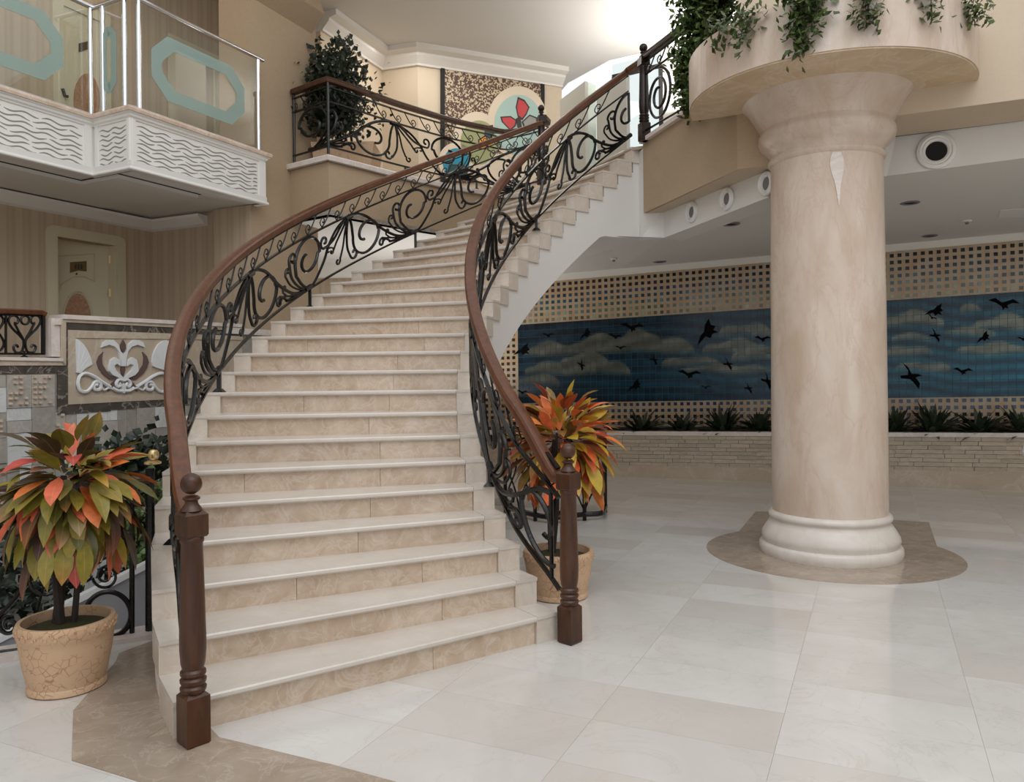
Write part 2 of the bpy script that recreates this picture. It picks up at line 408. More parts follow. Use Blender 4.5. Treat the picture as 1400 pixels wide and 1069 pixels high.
for i in range(-8, 12):
    for j in range(-6, 26):
        a = w0 + i*tw; b = d0 + j*td; g = 0.0006
        q = [WW*u + DD*v for u, v in ((a+g, b+g), (a+tw-g, b+g), (a+tw-g, b+td-g), (a+g, b+td-g))]
        if min(p.y for p in q) < 1.2: continue
        xs, ys = zip(*[pr((p.x, p.y, 0)) for p in q])
        if max(xs) < -60 or min(xs) > 1560 or min(ys) > 1069: continue
        cen = sum(q, Vector())/4
        if (cen - BW.lz(0, 0)).dot(BW.n3) * 1 > 0.3: pass
        r_ = (cen - Vector((CX, CY, 0))).length; t_ = math.atan2(cen.y-CY, CX-cen.x)
        k_ = (t_-T0)/DT
        if RI+0.35 < r_ < RO-0.35 and 3.2 < k_ < 14: continue
        if cen.x < -1.0 and (cen-curb1).dot(cn) > 0.5: continue
        if max(ys) - min(ys) < 5.6: continue
        if cen.x < 0: q = clip(q, curb1, cn)
        if len(q) < 3: continue
        if inside_pit(cen) : 
            if (cen-curb1).dot(cn) > 0: continue
        cnt += 1
        obj('tile', MB().prism([p + UP*(-0.003) for p in q], (0, 0, 0.003)), MAT['floor'], floor)
print('floor tiles', cnt)
# far floor where the joints can no longer be told apart
farf = [WW*u + DD*v for u, v in ((-6, 9.4), (9, 9.4), (9, 15.5), (-6, 15.5))]
# brown inlay round the column
ring = []
def disc(c, r, n=48, a0=0, a1=2*math.pi): return [Vector((c.x + r*math.cos(a0+(a1-a0)*i/n), c.y + r*math.sin(a0+(a1-a0)*i/n), 0)) for i in range(n)]
rc = [atZ(1270, 714, 0), atZ(1278, 750, 0)]
NI = 14
for i in range(NI):
    a0, a1 = 2*math.pi*i/NI, 2*math.pi*(i+1)/NI
    pts = [COLC + Vector((1.06*math.cos(a0+(a1-a0)*j/4), 1.06*math.sin(a0+(a1-a0)*j/4), 0)) for j in range(5)]
    pts += [COLC + Vector((0.5*math.cos(a1-(a1-a0)*j/4), 0.5*math.sin(a1-(a1-a0)*j/4), 0)) for j in range(5)]
    obj('inlay_slab', MB().prism(pts, (0, 0, 0.0025)), MAT['inlay'], floor)
hw = (rc[0]-COLC).dot(WW); hd = (rc[0]-COLC).dot(DD)
for s0, s1 in ((-hw, 0), (0, hw)):
    obj('inlay_slab', MB().prism([COLC+WW*s0+DD*0.4, COLC+WW*s1+DD*0.4, COLC+WW*s1+DD*hd, COLC+WW*s0+DD*hd], (0, 0, 0.0018)), MAT['inlay'], floor)
# brown inlay along the foot of the stair (left)
A = [atZ(*p, 0) for p in ((217, 873), (163, 893), (158, 905), (100, 972), (98, 1040), (190, 1069), (330, 1120), (620, 1100), (540, 1069), (452, 1045), (285, 1012), (243, 1008), (218, 960))]
mid = atZ(180, 985, 0)
obj('inlay_slab', MB().prism([atZ(x, y, 0) for x, y in ((217,873),(163,893),(158,905),(100,972),(98,1040),(190,1069),(330,1120),(620,1100),(540,1069),(452,1045),(300,1008),(235,940))], (0, 0, .0014)), MAT['inlay'], floor)
groups = [[0, 1, 2, (219, 930)], [2, 3, (219, 955), (219, 930)], [3, 4, (200, 1010), (240, 985), (219, 955)], [4, 5, 6, (270, 1040), (240, 1000), (200, 1010)], [(270, 1040), 6, 7, 8, 9, 10, (262, 1004)]]
for g in groups:
    pts = [A[x] if isinstance(x, int) else atZ(x[0], x[1], 0) for x in g]
    obj('inlay_slab', MB().prism(pts, (0, 0, 0.0025)), MAT['inlay'], floor)

# ------------------------------------------------------------------ back wall with mosaic, mural and planter
def bl(px): return BW.l_of(BW.at(px, 500))
L0, L1 = bl(640), bl(1400) + 1.3
def line_z(p, q):                                     # height on the back wall as a function of l
    a, b = BW.at(*p), BW.at(*q); la, lb = BW.l_of(a), BW.l_of(b)
    return lambda l: a.z + (b.z-a.z)*(l-la)/(lb-la)
zT = line_z((768.6, 383.5), (1400, 328.6)); zM1 = line_z((712, 444), (1400, 398.6)); zM0 = line_z((708, 551), (1400, 541.5))
zP = line_z((843, 591), (1400, 593)); zP2 = line_z((843, 595.5), (1400, 598))
sgn = 1 if (Vector((0,0,0)) - BW.lz(0, 0)).dot(BW.n3) > 0 else -1
BN = BW.n3 * sgn                                      # towards the room
def bp(l, z, out=0.0): return BW.lz(l, z) + BN*out
wall_back = struct('wall_back', MB().prism([bp(-6, -0.1), bp(L1+2, -0.1), bp(L1+2, 4.2), bp(-6, 4.2)], BN*-0.2), MAT['ceil_low'], 'back wall of the lobby with mosaic and mural')
# board of the mosaic
mb = MB(); mb.hexa([bp(L0, zP(L0)-0.1), bp(L1, zP(L1)-0.1), bp(L1, zP(L1)-0.1, .02), bp(L0, zP(L0)-0.1, .02)], [bp(L0, zT(L0)), bp(L1, zT(L1)), bp(L1, zT(L1), .02), bp(L0, zT(L0), .02)])
obj('mosaic_board', mb, MAT['mosaicboard'], wall_back)
def sq(mb, l, z, s, col):
    h = s/2; mb.hexa([bp(l-h, z-h, .02), bp(l+h, z-h, .02), bp(l+h, z-h, .026), bp(l-h, z-h, .026)], [bp(l-h, z+h, .02), bp(l+h, z+h, .02), bp(l+h, z+h, .026), bp(l-h, z+h, .026)], col)
mb = MB(); rr = random.Random(3)
top_cols = [(22,18,22), (26,22,34), (34,52,78), (36,70,88), (72,100,100), (104,116,104), (112,118,98)]
lM0 = bl(709)
pitch = (bl(1400)-bl(1215))/(bl(1400)-bl(1215))*0.0; pitch = (bl(1393)-bl(1217))/16.0
def jit(c, a=16):
    q_ = rr.uniform(-a, a); return sr(*[max(6, min(250, x + q_ + rr.uniform(-5, 5))) for x in c])
n = int((L1-L0)/pitch)
for i in range(n):
    l = L0 + (i+.5)*pitch; h = zT(l)-zM1(l)
    for r in range(7):
        z = zT(l) - h*(r+.62)/7.15
        sq(mb, l, z, pitch*.5, jit(top_cols[r], 14 + 5*r*(r > 1)))
    hb = zM0(l)-zP(l)
    for r in range(4):
        z = zM0(l) - pitch*.46 - r*pitch*.98
        sq(mb, l, z, pitch*.5, jit((34, 58, 84) if r < 2 else (40, 24, 26)))
    if l < lM0:
        nr = int((zM1(l)-zM0(l))/pitch)
        for r in range(nr+1): sq(mb, l, zM1(l) - (r+.5)*pitch, pitch*.5, jit((46, 40, 36)))
stuff(obj('mosaic_squares', mb, MAT['mosaic'], wall_back))
# mural: colour by position, darker towards the left
clouds = [(773,950,452,480),(850,905,447,470),(716,812,466,484),(726,862,486,510),(765,835,478,500),(983,1056,440,457),(960,1056,462,481),(930,1056,497,508),
          (1205,1292,423,443),(1312,1341,415,425),(1330,1430,428,448),(1218,1272,455,464),(1210,1275,471,484),(1308,1420,467,482),(1080,1200,440,455),(1090,1210,470,484),(790,905,458,474),(1000,1056,474,490),(905,985,486,498),(718,780,496,508),(1290,1360,446,456),(1225,1300,494,504),(708,765,510,524)]
def paint(px, py, a):
    b = (py - (444 - 46*(px-712)/688))/((551-9.5*(px-708)/692) - (444-46*(px-712)/688))
    b = max(0, min(1, b))
    k = max(0, min(1, (px-700)/700))
    deep = np.array((14, 28, 40))*(1-k) + np.array((16, 44, 64))*k
    lite = np.array((24, 60, 80))*(1-k) + np.array((36, 124, 150))*k
    wv = 0.5 + 0.5*math.sin(py*0.42 + 2.2*math.sin(px*0.017) + 1.1*math.sin(px*0.041+1))
    m = 0.25 + 0.5*b*(1-0.55*(b > .86)) + 0.5*(wv-.5)
    c = deep*(1-m) + lite*m
    cl = 0
    for x0, x1, y0, y1 in clouds:
        u = (px-(x0+x1)/2)/((x1-x0)/2)
        if abs(u) >= 1: continue
        top = y1 - (y1-y0)*math.sqrt(1-u*u)*(0.82+0.18*math.sin(px*.11+y0)); bot = y1 + 2*math.sin(px*.07+x0)
        if top-3 < py < bot+5:
            cl = max(cl, min(1, (py-top+3)/4)*min(1, (bot+5-py)/8))
    base = np.array((140, 138, 122))*(1-.3*(1-k)) + 22*np.sin(px*.09+py*.31)*.5
    c = c*(1-cl*.85) + base*cl*.85
    return c
nrow = 12; tl = 0.097; ncol = int((L1-lM0)/tl)
lcut = bl(1213); rest = MB(); nind = 0
for i in range(ncol):
    for r in range(nrow):
        a, b = lM0+i*tl, lM0+(i+1)*tl
        def zz(l, q): return zM1(l) + (zM0(l)-zM1(l))*q
        m = MB(); N = 4; g = 0.0025
        off = rr.uniform(-7, 7)
        P = [[None]*(N+1) for _ in range(N+1)]
        q0, q1 = r/nrow, (r+1)/nrow
        for x in range(N+1):
            for y in range(N+1):
                l = a+g + (b-a-2*g)*x/N; zl = zz(l, q0)-g + (zz(l, q1)-zz(l, q0)+2*g)*y/N
                P[x][y] = bp(l, zl, .027)
        for x in range(N):
            for y in range(N):
                c4 = (P[x][y]+P[x+1][y+1])/2; u, v = pr(c4); c = paint(u, v, 0) + off
                m.quad(P[x][y], P[x+1][y], P[x+1][y+1], P[x][y+1], sr(*[max(4, min(250, t)) for t in c]))
        e = [P[0][0], P[N][0], P[N][N], P[0][N]]
        eb = [p - BN*.008 for p in e]
        for x in range(4): m.quad(e[x], eb[x], eb[(x+1) % 4], e[(x+1) % 4], sr(60, 80, 90))
        if a > lcut and nind < 296:
            nind += 1; obj('mural_tile', m, MAT['mural'], wall_back)
        else:
            for vv_ in [0]: rest.add(m.v, m.f); rest.c[-len(m.f):] = m.c
mg = MB(); mg.hexa([bp(lM0, zM0(lM0), .0201), bp(L1, zM0(L1), .0201), bp(L1, zM0(L1), .0235), bp(lM0, zM0(lM0), .0235)], [bp(lM0, zM1(lM0), .0201), bp(L1, zM1(L1), .0201), bp(L1, zM1(L1), .0235), bp(lM0, zM1(lM0), .0235)])
obj('mural_grout', mg, plain('mural grout', sr(64,84,92), 0.6), wall_back)
stuff(obj('mural_tiles', rest, MAT['mural'], wall_back))
print('mural tiles', nind)
# birds painted on the mural: body and two wings in one thin silhouette
def bird(px, py, s, rot, kind):
    if kind == 0:   sh = [(-1,-.15),(-.55,-.32),(-.15,-.05),(.1,-.12),(.55,-.3),(1,-.05),(.5,-.05),(.2,.1),(.28,.3),(.08,.26),(-.05,.42),(-.12,.2),(-.5,-.02)]
    elif kind == 1: sh = [(-.9,.75),(-.55,.1),(-.25,-.1),(-.1,-.55),(.25,-.95),(.3,-.5),(.62,-.35),(.4,-.12),(.7,.1),(.3,.12),(.1,.4),(-.2,.2),(-.5,.45)]
    else:           sh = [(-.75,-.85),(-.3,-.55),(0,-.1),(.45,-.15),(.75,-.05),(.3,.12),(.65,.5),(.62,.95),(.2,.5),(-.1,.28),(-.75,.3),(-.8,.1),(-.25,.0),(-.3,-.35)]
    c, s_ = math.cos(rot), math.sin(rot)
    pts = [BW.at(px + s*(x*c-y*s_), py + s*(x*s_+y*c)) for x, y in sh]
    return obj('painted_bird', MB().prism([p + BN*.0275 for p in pts], BN*.003), MAT['bird'], wall_back)
for a in [(716,480,13,.3,1),(750,458,9,0,0),(802,457,10,0,1),(842,460,10,.1,0),(865,447,17,.05,0),(849,475,8,0,0),(895,491,8,.3,2),(869,528,12,.1,1),(943,511,17,.05,0),(968,455,20,-.2,1),(996,497,9,.2,2),(1043,463,12,0,0),(1050,520,12,.4,2),(1024,530,8,.2,2),(965,529,7,0,0),(715,536,8,.1,0),(796,498,8,.6,2),
          (1279,426,14,.4,1),(1372,415,22,.05,0),(1279,458,10,.2,2),(1345,462,11,.1,1),(1246,513,19,.1,2),(1316,507,14,.05,0),(1398,463,8,0,0),(1274,434,7,.5,0)]: bird(*a)
# white trim and the planter ledge
def bstrip(name, z0, z1, o0, o1, mat, par=wall_back):
    m = MB(); m.hexa([bp(L0-3, z0(L0-3), o0), bp(L1, z0(L1), o0), bp(L1, z0(L1), o1), bp(L0-3, z0(L0-3), o1)], [bp(L0-3, z1(L0-3), o0), bp(L1, z1(L1), o0), bp(L1, z1(L1), o1), bp(L0-3, z1(L0-3), o1)]); return obj(name, m, mat, par)
bstrip('trim_strip', lambda l: zT(l), lambda l: zT(l)+.10, 0, .06, MAT['cornice'])
PO = 0.62                                             # planter depth towards the room
planter = struct('trim_1', MB().hexa([bp(L0-3, -0.1, .02), bp(L1, -0.1, .02), bp(L1, -.1, PO-.03), bp(L0-3, -.1, PO-.03)], [bp(L0-3, zP(L0-3)-.12, .02), bp(L1, zP(L1)-.12, .02), bp(L1, zP(L1)-.12, PO-.03), bp(L0-3, zP(L0-3)-.12, PO-.03)]), MAT['cladding'], 'low stone clad planter wall under the mural', cat='planter')
def fz(py0, py1, l):                                   # height on the planter front (offset plane) of a photo line
    pass
FRT = Plane(tuple((BW.lz(0, 0)+BN*PO).xy), math.radians(110))
def fline(p, q):
    a, b = FRT.at(*p), FRT.at(*q); la, lb = FRT.l_of(a), FRT.l_of(b); return lambda l: a.z + (b.z-a.z)*(l-la)/(lb-la)
zc1 = fline((843, 589.5), (1400, 592)); zc0 = fline((843, 595), (1400, 598)); zs0 = fline((843, 636), (1400, 645))
fl0, fl1 = FRT.l_of(FRT.at(640, 600)) - 1, FRT.l_of(FRT.at(1400, 600)) + 1.0
def fp(l, z, o=0): return FRT.lz(l, z) + BN*o
m = MB(); m.hexa([fp(fl0, zc0(fl0), -.12), fp(fl1, zc0(fl1), -.12), fp(fl1, zc0(fl1), .02), fp(fl0, zc0(fl0), .02)], [fp(fl0, zc1(fl0), -.12), fp(fl1, zc1(fl1), -.12), fp(fl1, zc1(fl1), .02), fp(fl0, zc1(fl0), .02)])
obj('cap', m, MAT['caps'], planter)
m = MB(); m.hexa([fp(fl0, -.02, -.03), fp(fl1, -.02, -.03), fp(fl1, -.02, .012), fp(fl0, -.02, .012)], [fp(fl0, zs0(fl0), -.03), fp(fl1, zs0(fl1), -.03), fp(fl1, zs0(fl1), .012), fp(fl0, zs0(fl0), .012)])
obj('plinth', m, MAT['beigepanel'], planter)
m = MB(); m.hexa([bp(L0-3, zP(L0-3)-.12, .02), bp(L1, zP(L1)-.12, .02), bp(L1, zP(L1)-.12, PO-.1), bp(L0-3, zP(L0-3)-.12, PO-.1)], [bp(L0-3, zP(L0-3)-.02, .02), bp(L1, zP(L1)-.02, .02), bp(L1, zP(L1)-.02, PO-.1), bp(L0-3, zP(L0-3)-.02, PO-.1)])
obj('soil', m, MAT['darksoil'], planter)
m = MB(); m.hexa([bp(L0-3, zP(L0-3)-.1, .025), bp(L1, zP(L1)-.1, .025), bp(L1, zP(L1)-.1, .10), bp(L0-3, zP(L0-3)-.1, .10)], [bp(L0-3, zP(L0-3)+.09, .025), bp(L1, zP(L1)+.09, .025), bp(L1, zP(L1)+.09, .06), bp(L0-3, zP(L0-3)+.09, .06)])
obj('trough_shade', m, MAT['dark'], planter)  # dark board painted in for the shade above the planter cap
ns = 0
lv = FRT.l_of(FRT.at(830, 600))
for r in range(8):
    l = lv - rr.uniform(0, .3)
    while l < fl1 and ns < 290:
        ln = rr.uniform(.18, .42); e = min(l+ln, fl1)
        if not (FRT.l_of(FRT.at(1062, 600)) < l and e < FRT.l_of(FRT.at(1205, 600))):
            z0 = lambda q: zs0(q) + (zc0(q)-zs0(q))*(r/8.0); z1 = lambda q: zs0(q) + (zc0(q)-zs0(q))*((r+1)/8.0) - .004
            o = rr.uniform(.0, .016); m = MB(); g = .002
            m.hexa([fp(l+g, z0(l), -.03), fp(e-g, z0(e), -.03), fp(e-g, z0(e), o), fp(l+g, z0(l), o)], [fp(l+g, z1(l), -.03), fp(e-g, z1(e), -.03), fp(e-g, z1(e), o), fp(l+g, z1(l), o)])
            obj('stone_strip', m, MAT['cladding'], planter); ns += 1
        l = e
# ------------------------------------------------------------------ lower ceilings, beams and fascias on the right
P2b, P2t = atY(908, 325, 9.17), atY(907, 289.6, 9.17)
P3b, P3t = atY(1050, 270, 7.27), atY(1052, 231.8, 7.27)
P4b, P4t = atY(1213, 240.5, 7.39), atY(1225, 187, 7.36)
P5b, P5t = atY(1400, 216, 6.885), atY(1400, 165, 6.885)
ext = (P5b-P4b).normalized(); P6b = P5b + ext*2.2; P6t = P5t + (P5t-P4t).normalized()*2.2
P1 = atY(828, 322, 9.25)
jb = P3b + (P3b-P2b).normalized()*0.0
Bk = lambda px: bp(bl(px), zT(bl(px))+.10, 0.0)
front = [P1, P2b, P3b, P4b, P5b, P6b]; backs = [Bk(690), Bk(850), Bk(1055), Bk(1215), Bk(1400), bp(L1, zT(L1)+.1)]
m = MB()
FLN = [Vector((p.x, p.y, p.z)) for p in front]
for i in range(5): m.quad(FLN[i], FLN[i+1], backs[i+1], backs[i])
m.add([FLN[0], backs[0], st(22.5, RI+.5, 3.26), st(24.5, RI+.4, 3.26)], [(0, 1, 2, 3)])
LB = [Vector((-2.2, 10.6, 3.2)), Vector((-2.0, 15.5, 3.3))]
lowceil = struct('ceiling_lower', m, MAT['ceil_low'], 'flat white ceiling under the mezzanine', cat='ceiling')
CEILTRI = []
for i in range(5): CEILTRI += [(FLN[i], FLN[i+1], backs[i+1]), (FLN[i], backs[i+1], backs[i])]
def on_ceiling(px, py):
    a, b = ab(px, py); d = Vector((a/F, 1.0, -b/F)); o = Vector((0, 0, H))
    from mathutils.geometry import intersect_ray_tri
    for t in CEILTRI:
        h = intersect_ray_tri(t[0], t[1], t[2], d, o, True)
        if h: return h
    return None
bm_ = [(P1, Vector((P1.x, P1.y, P1.z+.35))), (P2b, P2t), (P3b, P3t)]
m = MB()
for (a, at_), (b, bt) in zip(bm_[1:-1], bm_[2:]): m.prism([a, b, bt, at_], (0.25, 0.25, 0))
m.prism([P3b, P4b, P4t, P3t], (0.05, .3, 0)); m.prism([P4b, P6b, P6t, P4t], DD*.25)
struct('trim_2', m, MAT['plaster'], 'white plaster beam with round air vents under the mezzanine edge', cat='beam')
# fascia: left segment from the stair to the corner, right segment through the column
C0 = atY(879, 197, 9.22); Cc = FR.at(1008, 195); Cc.z = 0
c0 = Vector((C0.x, C0.y, 0)); cc = Vector((Cc.x, Cc.y, 0)); cr = FR.lz(FR.l_of(FR.at(1400, 135)), 0); dirR = (cr-cc).normalized(); cr2 = cr + dirR*2.5
zlb = 3.48; zrb = FR.at(1400, 135).z
m = MB(); ins = Vector((0.22, 0.06, 0))
def wallpiece(m, a, b, z0, z1, th): m.prism([a+UP*z0, b+UP*z0, b+UP*z1, a+UP*z1], th)
nl = Vector(((cc-c0).y, -(cc-c0).x, 0)).normalized()*-1
wallpiece(m, c0, cc, zlb, ZM, Vector((.22, .08, 0)))
struct('trim_3', m, MAT['tan'], 'tan papered mezzanine edge beside the stair head', cat='fascia')
m = MB(); wallpiece(m, cc, cr2, zrb+.04, 5.4, DD*.12); m.prism([cc+UP*zrb, cr2+UP*zrb, cr2+DD*.66+UP*zrb, cc+DD*.66+UP*zrb], (0, 0, .04))
m.prism([c0+UP*(zlb-.004)+Vector((.03,.03,0)), cc+UP*(zlb-.004)+DD*.01, cc+dirR*.9+UP*(zlb-.004)+DD*.01, Vector((P3t.x+.6, P3t.y, zlb-.004)), Vector((P3t.x+.1, P3t.y+.1, zlb-.004)), Vector((P2t.x+.1, P2t.y+.1, zlb-.004))], (0, 0, .03))
mr = MB(); mr.prism([cc+UP*zlb, cc+UP*ZM, cc+dirR*.55+UP*ZM, cc+dirR*.55+UP*zlb], DD*.28); struct('trim_12', mr.prism([cc-DD*.004+UP*zlb, cc-DD*.004+UP*ZM, cc-DD*.004+dirR*.5+UP*ZM, cc-DD*.004+dirR*.5+UP*zlb], DD*.003), MAT['tan'], 'tan mezzanine edge end with its shade in the colour, behind the column capital', cat='fascia')  # darker tan puts the shade of this corner into the colour
struct('wall_parapet', m, MAT['tanlight'], 'light tan papered parapet wall behind the round planter', cat='wall')
m = MB(); m.prism([c0+UP*ZM+Vector((-.05, -.02, 0)), cc+UP*ZM+Vector((-.05, -.02, 0)), cc+UP*ZM+Vector((.25, .1, 0)), c0+UP*ZM+Vector((.25, .1, 0))], (0, 0, .045))
struct('trim_4', m, MAT['caps'], 'pale stone ledge on the tan mezzanine edge', cat='ledge')

# ------------------------------------------------------------------ mezzanine floor, left ledge and fascia
ledge = [atZ(396, 230, ZM), atZ(449, 217, ZM)] 
curve = [atZ(449, 217, ZM), atZ(493, 228, ZM), atZ(540, 240, ZM), atZ(580, 249, ZM), atZ(620, 257.5, ZM), atZ(660, 264, ZM), atZ(700, 268.5, ZM), st(26.6, RO-.03, ZM)]
curve = [Vector(p) for p in cat_rom(curve, 5)]
path_led = [ledge[0]] + curve
m = MB()
slab = [Vector((p.x, p.y, ZM-.04)) for p in path_led] + [st(26, RO, ZM-.04), st(26, RI, ZM-.04), c0+UP*(ZM-.04)+Vector((.05,.02,0)), cc+UP*(ZM-.04)+DD*.08, cr2+UP*(ZM-.04)+DD*.08, Vector((8, 14, ZM-.04)), Vector((5, 17, ZM-.04)), Vector((-6, 17, ZM-.04)), Vector((-6, 12.5, ZM-.04)), PIER.lz(-.2, ZM-.04)]
mez = struct('floor_mezzanine', m.prism(slab, (0, 0, .035)), MAT['inlay'], 'mezzanine floor at the head of the stair', cat='floor')
m = MB()
for a, b in zip(path_led[:-1], path_led[1:]):
    d = (b-a).normalized(); nn = Vector((-d.y, d.x, 0))
    m.prism([Vector((a.x, a.y, 3.6)), Vector((b.x, b.y, 3.6)), Vector((b.x, b.y, ZM-.02)), Vector((a.x, a.y, ZM-.02))], nn*.12)
struct('wall_left_fascia', m, MAT['tan'], 'curved tan papered wall below the mezzanine ledge', cat='wall', smooth=True)
m = MB(); m.sweepz([tuple(p) for p in path_led], [(-.06, ZM-.03), (-.07, ZM+.02), (-.06, ZM+.035), (.2, ZM+.035), (.2, ZM-.03)])
struct('trim_5', m, MAT['caps'], 'pale stone ledge curving under the mezzanine balustrade', cat='ledge')
# soffit left, landing underside, hall walls below the mezzanine
m = MB(); m.prism([Vector((p.x, p.y, 3.6)) for p in path_led] + [Vector((.9, 12.5, 3.6)), Vector((.9, 16.4, 3.6)), Vector((-6, 16.4, 3.6)), Vector((-6, 12, 3.6)), PIER.lz(-.1, 3.6)], (0, 0, .05))
struct('ceiling_hall', m, MAT['ceil'], 'white soffit below the left mezzanine', cat='ceiling')
m = MB(); m.prism([st(24.4, RI+.06, 3.222), st(24.4, RO-.06, 3.222), st(26.5, RO, 3.222), Vector((.7, 11.8, 3.222)), Vector((P1.x+.06, P1.y+.1, 3.222))], (0, 0, .06))
struct('ceiling_landing', m, MAT['ceil'], 'white underside of the stair landing', cat='ceiling')
m = MB(); m.prism([Vector((-6, 14.2, -1.2)), Vector((2.6, 14.2, -1.2)), Vector((2.6, 14.2, 3.7)), Vector((-6, 14.2, 3.7))], (0, .2, 0))
struct('wall_hall', m, MAT['stripe'], 'beige wall of the hall behind the stair', cat='wall')
m = MB(); m.prism([Vector((-6, 14.17, 3.35)), Vector((2.6, 14.17, 3.35)), Vector((2.6, 14.17, 3.6)), Vector((-6, 14.17, 3.6))], (0, -.18, 0)); m.prism([Vector((-6, 14.19, 2.1)), Vector((2.6, 14.19, 2.1)), Vector((2.6, 14.19, 2.35)), Vector((-6, 14.19, 2.35))], (0, -.06, 0))
struct('trim_6', m, MAT['cornice'], 'pale cornice and rail on the hall wall', cat='trim')
# pier
m = MB()
p0 = PIER.lz(PIER.l_of(PIER.at(343, 200)), 0); p1 = PIER.lz(PIER.l_of(PIER.at(432, 60)), 0)
def vbox(m, pts, z0, z1): m.prism([Vector((p.x, p.y, z0)) for p in pts], (0, 0, z1-z0)); return m
pw = p0 - WW*.5
vbox(m, [p0, p1, p1-WW*.6, pw], 0.2, 7.2)
struct('wall_pier', m, MAT['tan'], 'tall tan papered pier beside the balcony', cat='wall')
m = MB(); ka_ = [PIER.at(343, -4), PIER.at(426, 46), PIER.at(432, 20), PIER.at(400, -10)]; kn_ = -PIER.n3 if PIER.n3.dot(Vector((1, 0, 0))) < 0 else PIER.n3
m.add([ka_[0], ka_[1], ka_[1]+kn_*.22+UP*.22, ka_[0]+kn_*.22+UP*.22, ka_[0]+UP*.8, ka_[1]+UP*.8], [(0,1,2,3), (2,3,4,5), (1,2,5), (0,3,4)])
struct('trim_11', m, MAT['tan'], 'sloped tan corbel at the top of the pier', cat='corbel')
m = MB(); b0 = p0 - WW*.004 - DD*.012; vbox(m, [b0, b0+DD*.01, b0+DD*.01-WW*.6, b0-WW*.6], 0.2, 3.68)
struct('wall_pier_face', m, MAT['stripe'], 'light striped face of the pier below the balcony', cat='wall')

# side walls of the lobby, mostly outside the photo
m = MB(); m.prism([Vector((11, -9, -.1)), Vector((11, 13, -.1)), Vector((11, 13, 7.2)), Vector((11, -9, 7.2))], (.2, 0, 0)); struct('wall_right', m, MAT['tanlight'], 'beige side wall of the lobby on the right', cat='wall')
m = MB(); m.prism([Vector((-9, -9, -1.3)), Vector((-9, 15, -1.3)), Vector((-9, 15, 7.2)), Vector((-9, -9, 7.2))], (-.2, 0, 0)); struct('wall_far_left', m, MAT['tanlight'], 'beige side wall of the lobby far on the left', cat='wall')
# ------------------------------------------------------------------ door wall (left), below and above the balcony
dR = DW.lz(DW.l_of(DW.at(209, 305)), 0); dL = DW.lz(DW.l_of(DW.at(0, 270)), 0) - DD*4
ZR = 1.2; ZB = 3.68
dn = DW.n3 if (COLC - DW.lz(0, 0)).dot(DW.n3) > 0 else -DW.n3
# door opening from the photo
q = [DW.at(76, 320), DW.at(158, 335)]; lo0, lo1 = DW.l_of(q[0]), DW.l_of(q[1]); zdo = (q[0].z+q[1].z)/2 - .02
f0, f1 = DW.l_of(DW.at(62, 320)), DW.l_of(DW.at(172, 335)); zf = (DW.at(90, 304).z + DW.at(150, 312).z)/2
def dp(l, z, o=0): return DW.lz(l, z) + dn*o
lR = DW.l_of(dR); lL = DW.l_of(dL)
m = MB()
for a, b, z0, z1 in ((lL, lo0, ZR, 3.75), (lo1, lR, ZR, 3.75), (lo0, lo1, zdo, 3.75)): m.prism([dp(a, z0), dp(b, z0), dp(b, z1), dp(a, z1)], dn*-.15)
wl = struct('wall_left', m, MAT['stripe'], 'striped beige wall with the cream door under the balcony', cat='wall')
m = MB(); e = dR + WW*1.5
m.prism([dR+UP*ZR, e+UP*ZR, e+UP*3.75, dR+UP*3.75], DD*.15)
struct('wall_left_return', m, MAT['stripe'], 'striped beige wall right of the cream door', cat='wall')
# the room behind the door and the raised gallery floor
m = MB(); bk = -2.2
m.prism([dp(lo0-1.2, ZR, bk), dp(lo1+1.4, ZR, bk), dp(lo1+1.4, 3.75, bk), dp(lo0-1.2, 3.75, bk)], dn*-.1)
struct('wall_room', m, MAT['plaster'], 'pale wall of the room behind the door', cat='wall')
pbL, pbR = PB.lz(-6, 0), PB.lz(1.95, 0)
m = MB(); m.prism([pbL+UP*(ZR-.02), pbR+UP*(ZR-.02), e+UP*(ZR-.02), dL-dn*3+UP*(ZR-.02)], (0, 0, .02))
struct('floor_gallery', m, MAT['inlay'], 'raised gallery floor in front of the cream door', cat='floor')
# cornice below the balcony and soffit
m = MB(); m.sweepz([tuple(dp(lL, 0, 0)), tuple(dR), tuple(dR+WW*.98)], [(-.0, ZB-.02), (-.16, ZB-.02), (-.15, ZB-.05), (-.05, ZB-.13), (-.0, ZB-.15)])
struct('trim_7', m, MAT['cornice'], 'pale cornice under the balcony ceiling', cat='cornice')

# balcony -----------------------------------------------------------
Bc = atZ(127, 160, ZM); Cp = atZ(177.5, 147, ZM); Ep = atZ(364.5, 211.5, ZM)
bA = Bc - (Ep-Cp).normalized()*4.5
plan = [bA, Bc, Cp, Ep]; plan = [Vector((p.x, p.y, 0)) for p in plan]
zb0 = 3.69
nrm = []
balc = struct('trim_8', MB().sweepz([tuple(p) for p in plan] + [tuple(plan[-1]+(-WW)*.32)], [(.03, zb0), (.03, ZM-.06), (.09, ZM-.06), (.09, zb0)]), MAT['balcony'], 'white balcony front carved with rows of wavy grooves', cat='balcony')
loop = [tuple(p) for p in plan] + [tuple(plan[-1]+(-WW)*.32)]
obj('stone_edge', MB().sweepz(loop, [(-.045, ZM-.035), (-.05, ZM-.01), (-.045, ZM+.012), (.16, ZM+.012), (.16, ZM-.035)]), MAT['pinkmarble'], balc)
obj('upper_moulding', MB().sweepz(loop, [(.05, ZM-.10), (.018, ZM-.10), (.012, ZM-.085), (-.005, ZM-.075), (-.012, ZM-.055), (-.03, ZM-.045), (-.03, ZM-.035), (.05, ZM-.035)]), MAT['balcony'], balc)
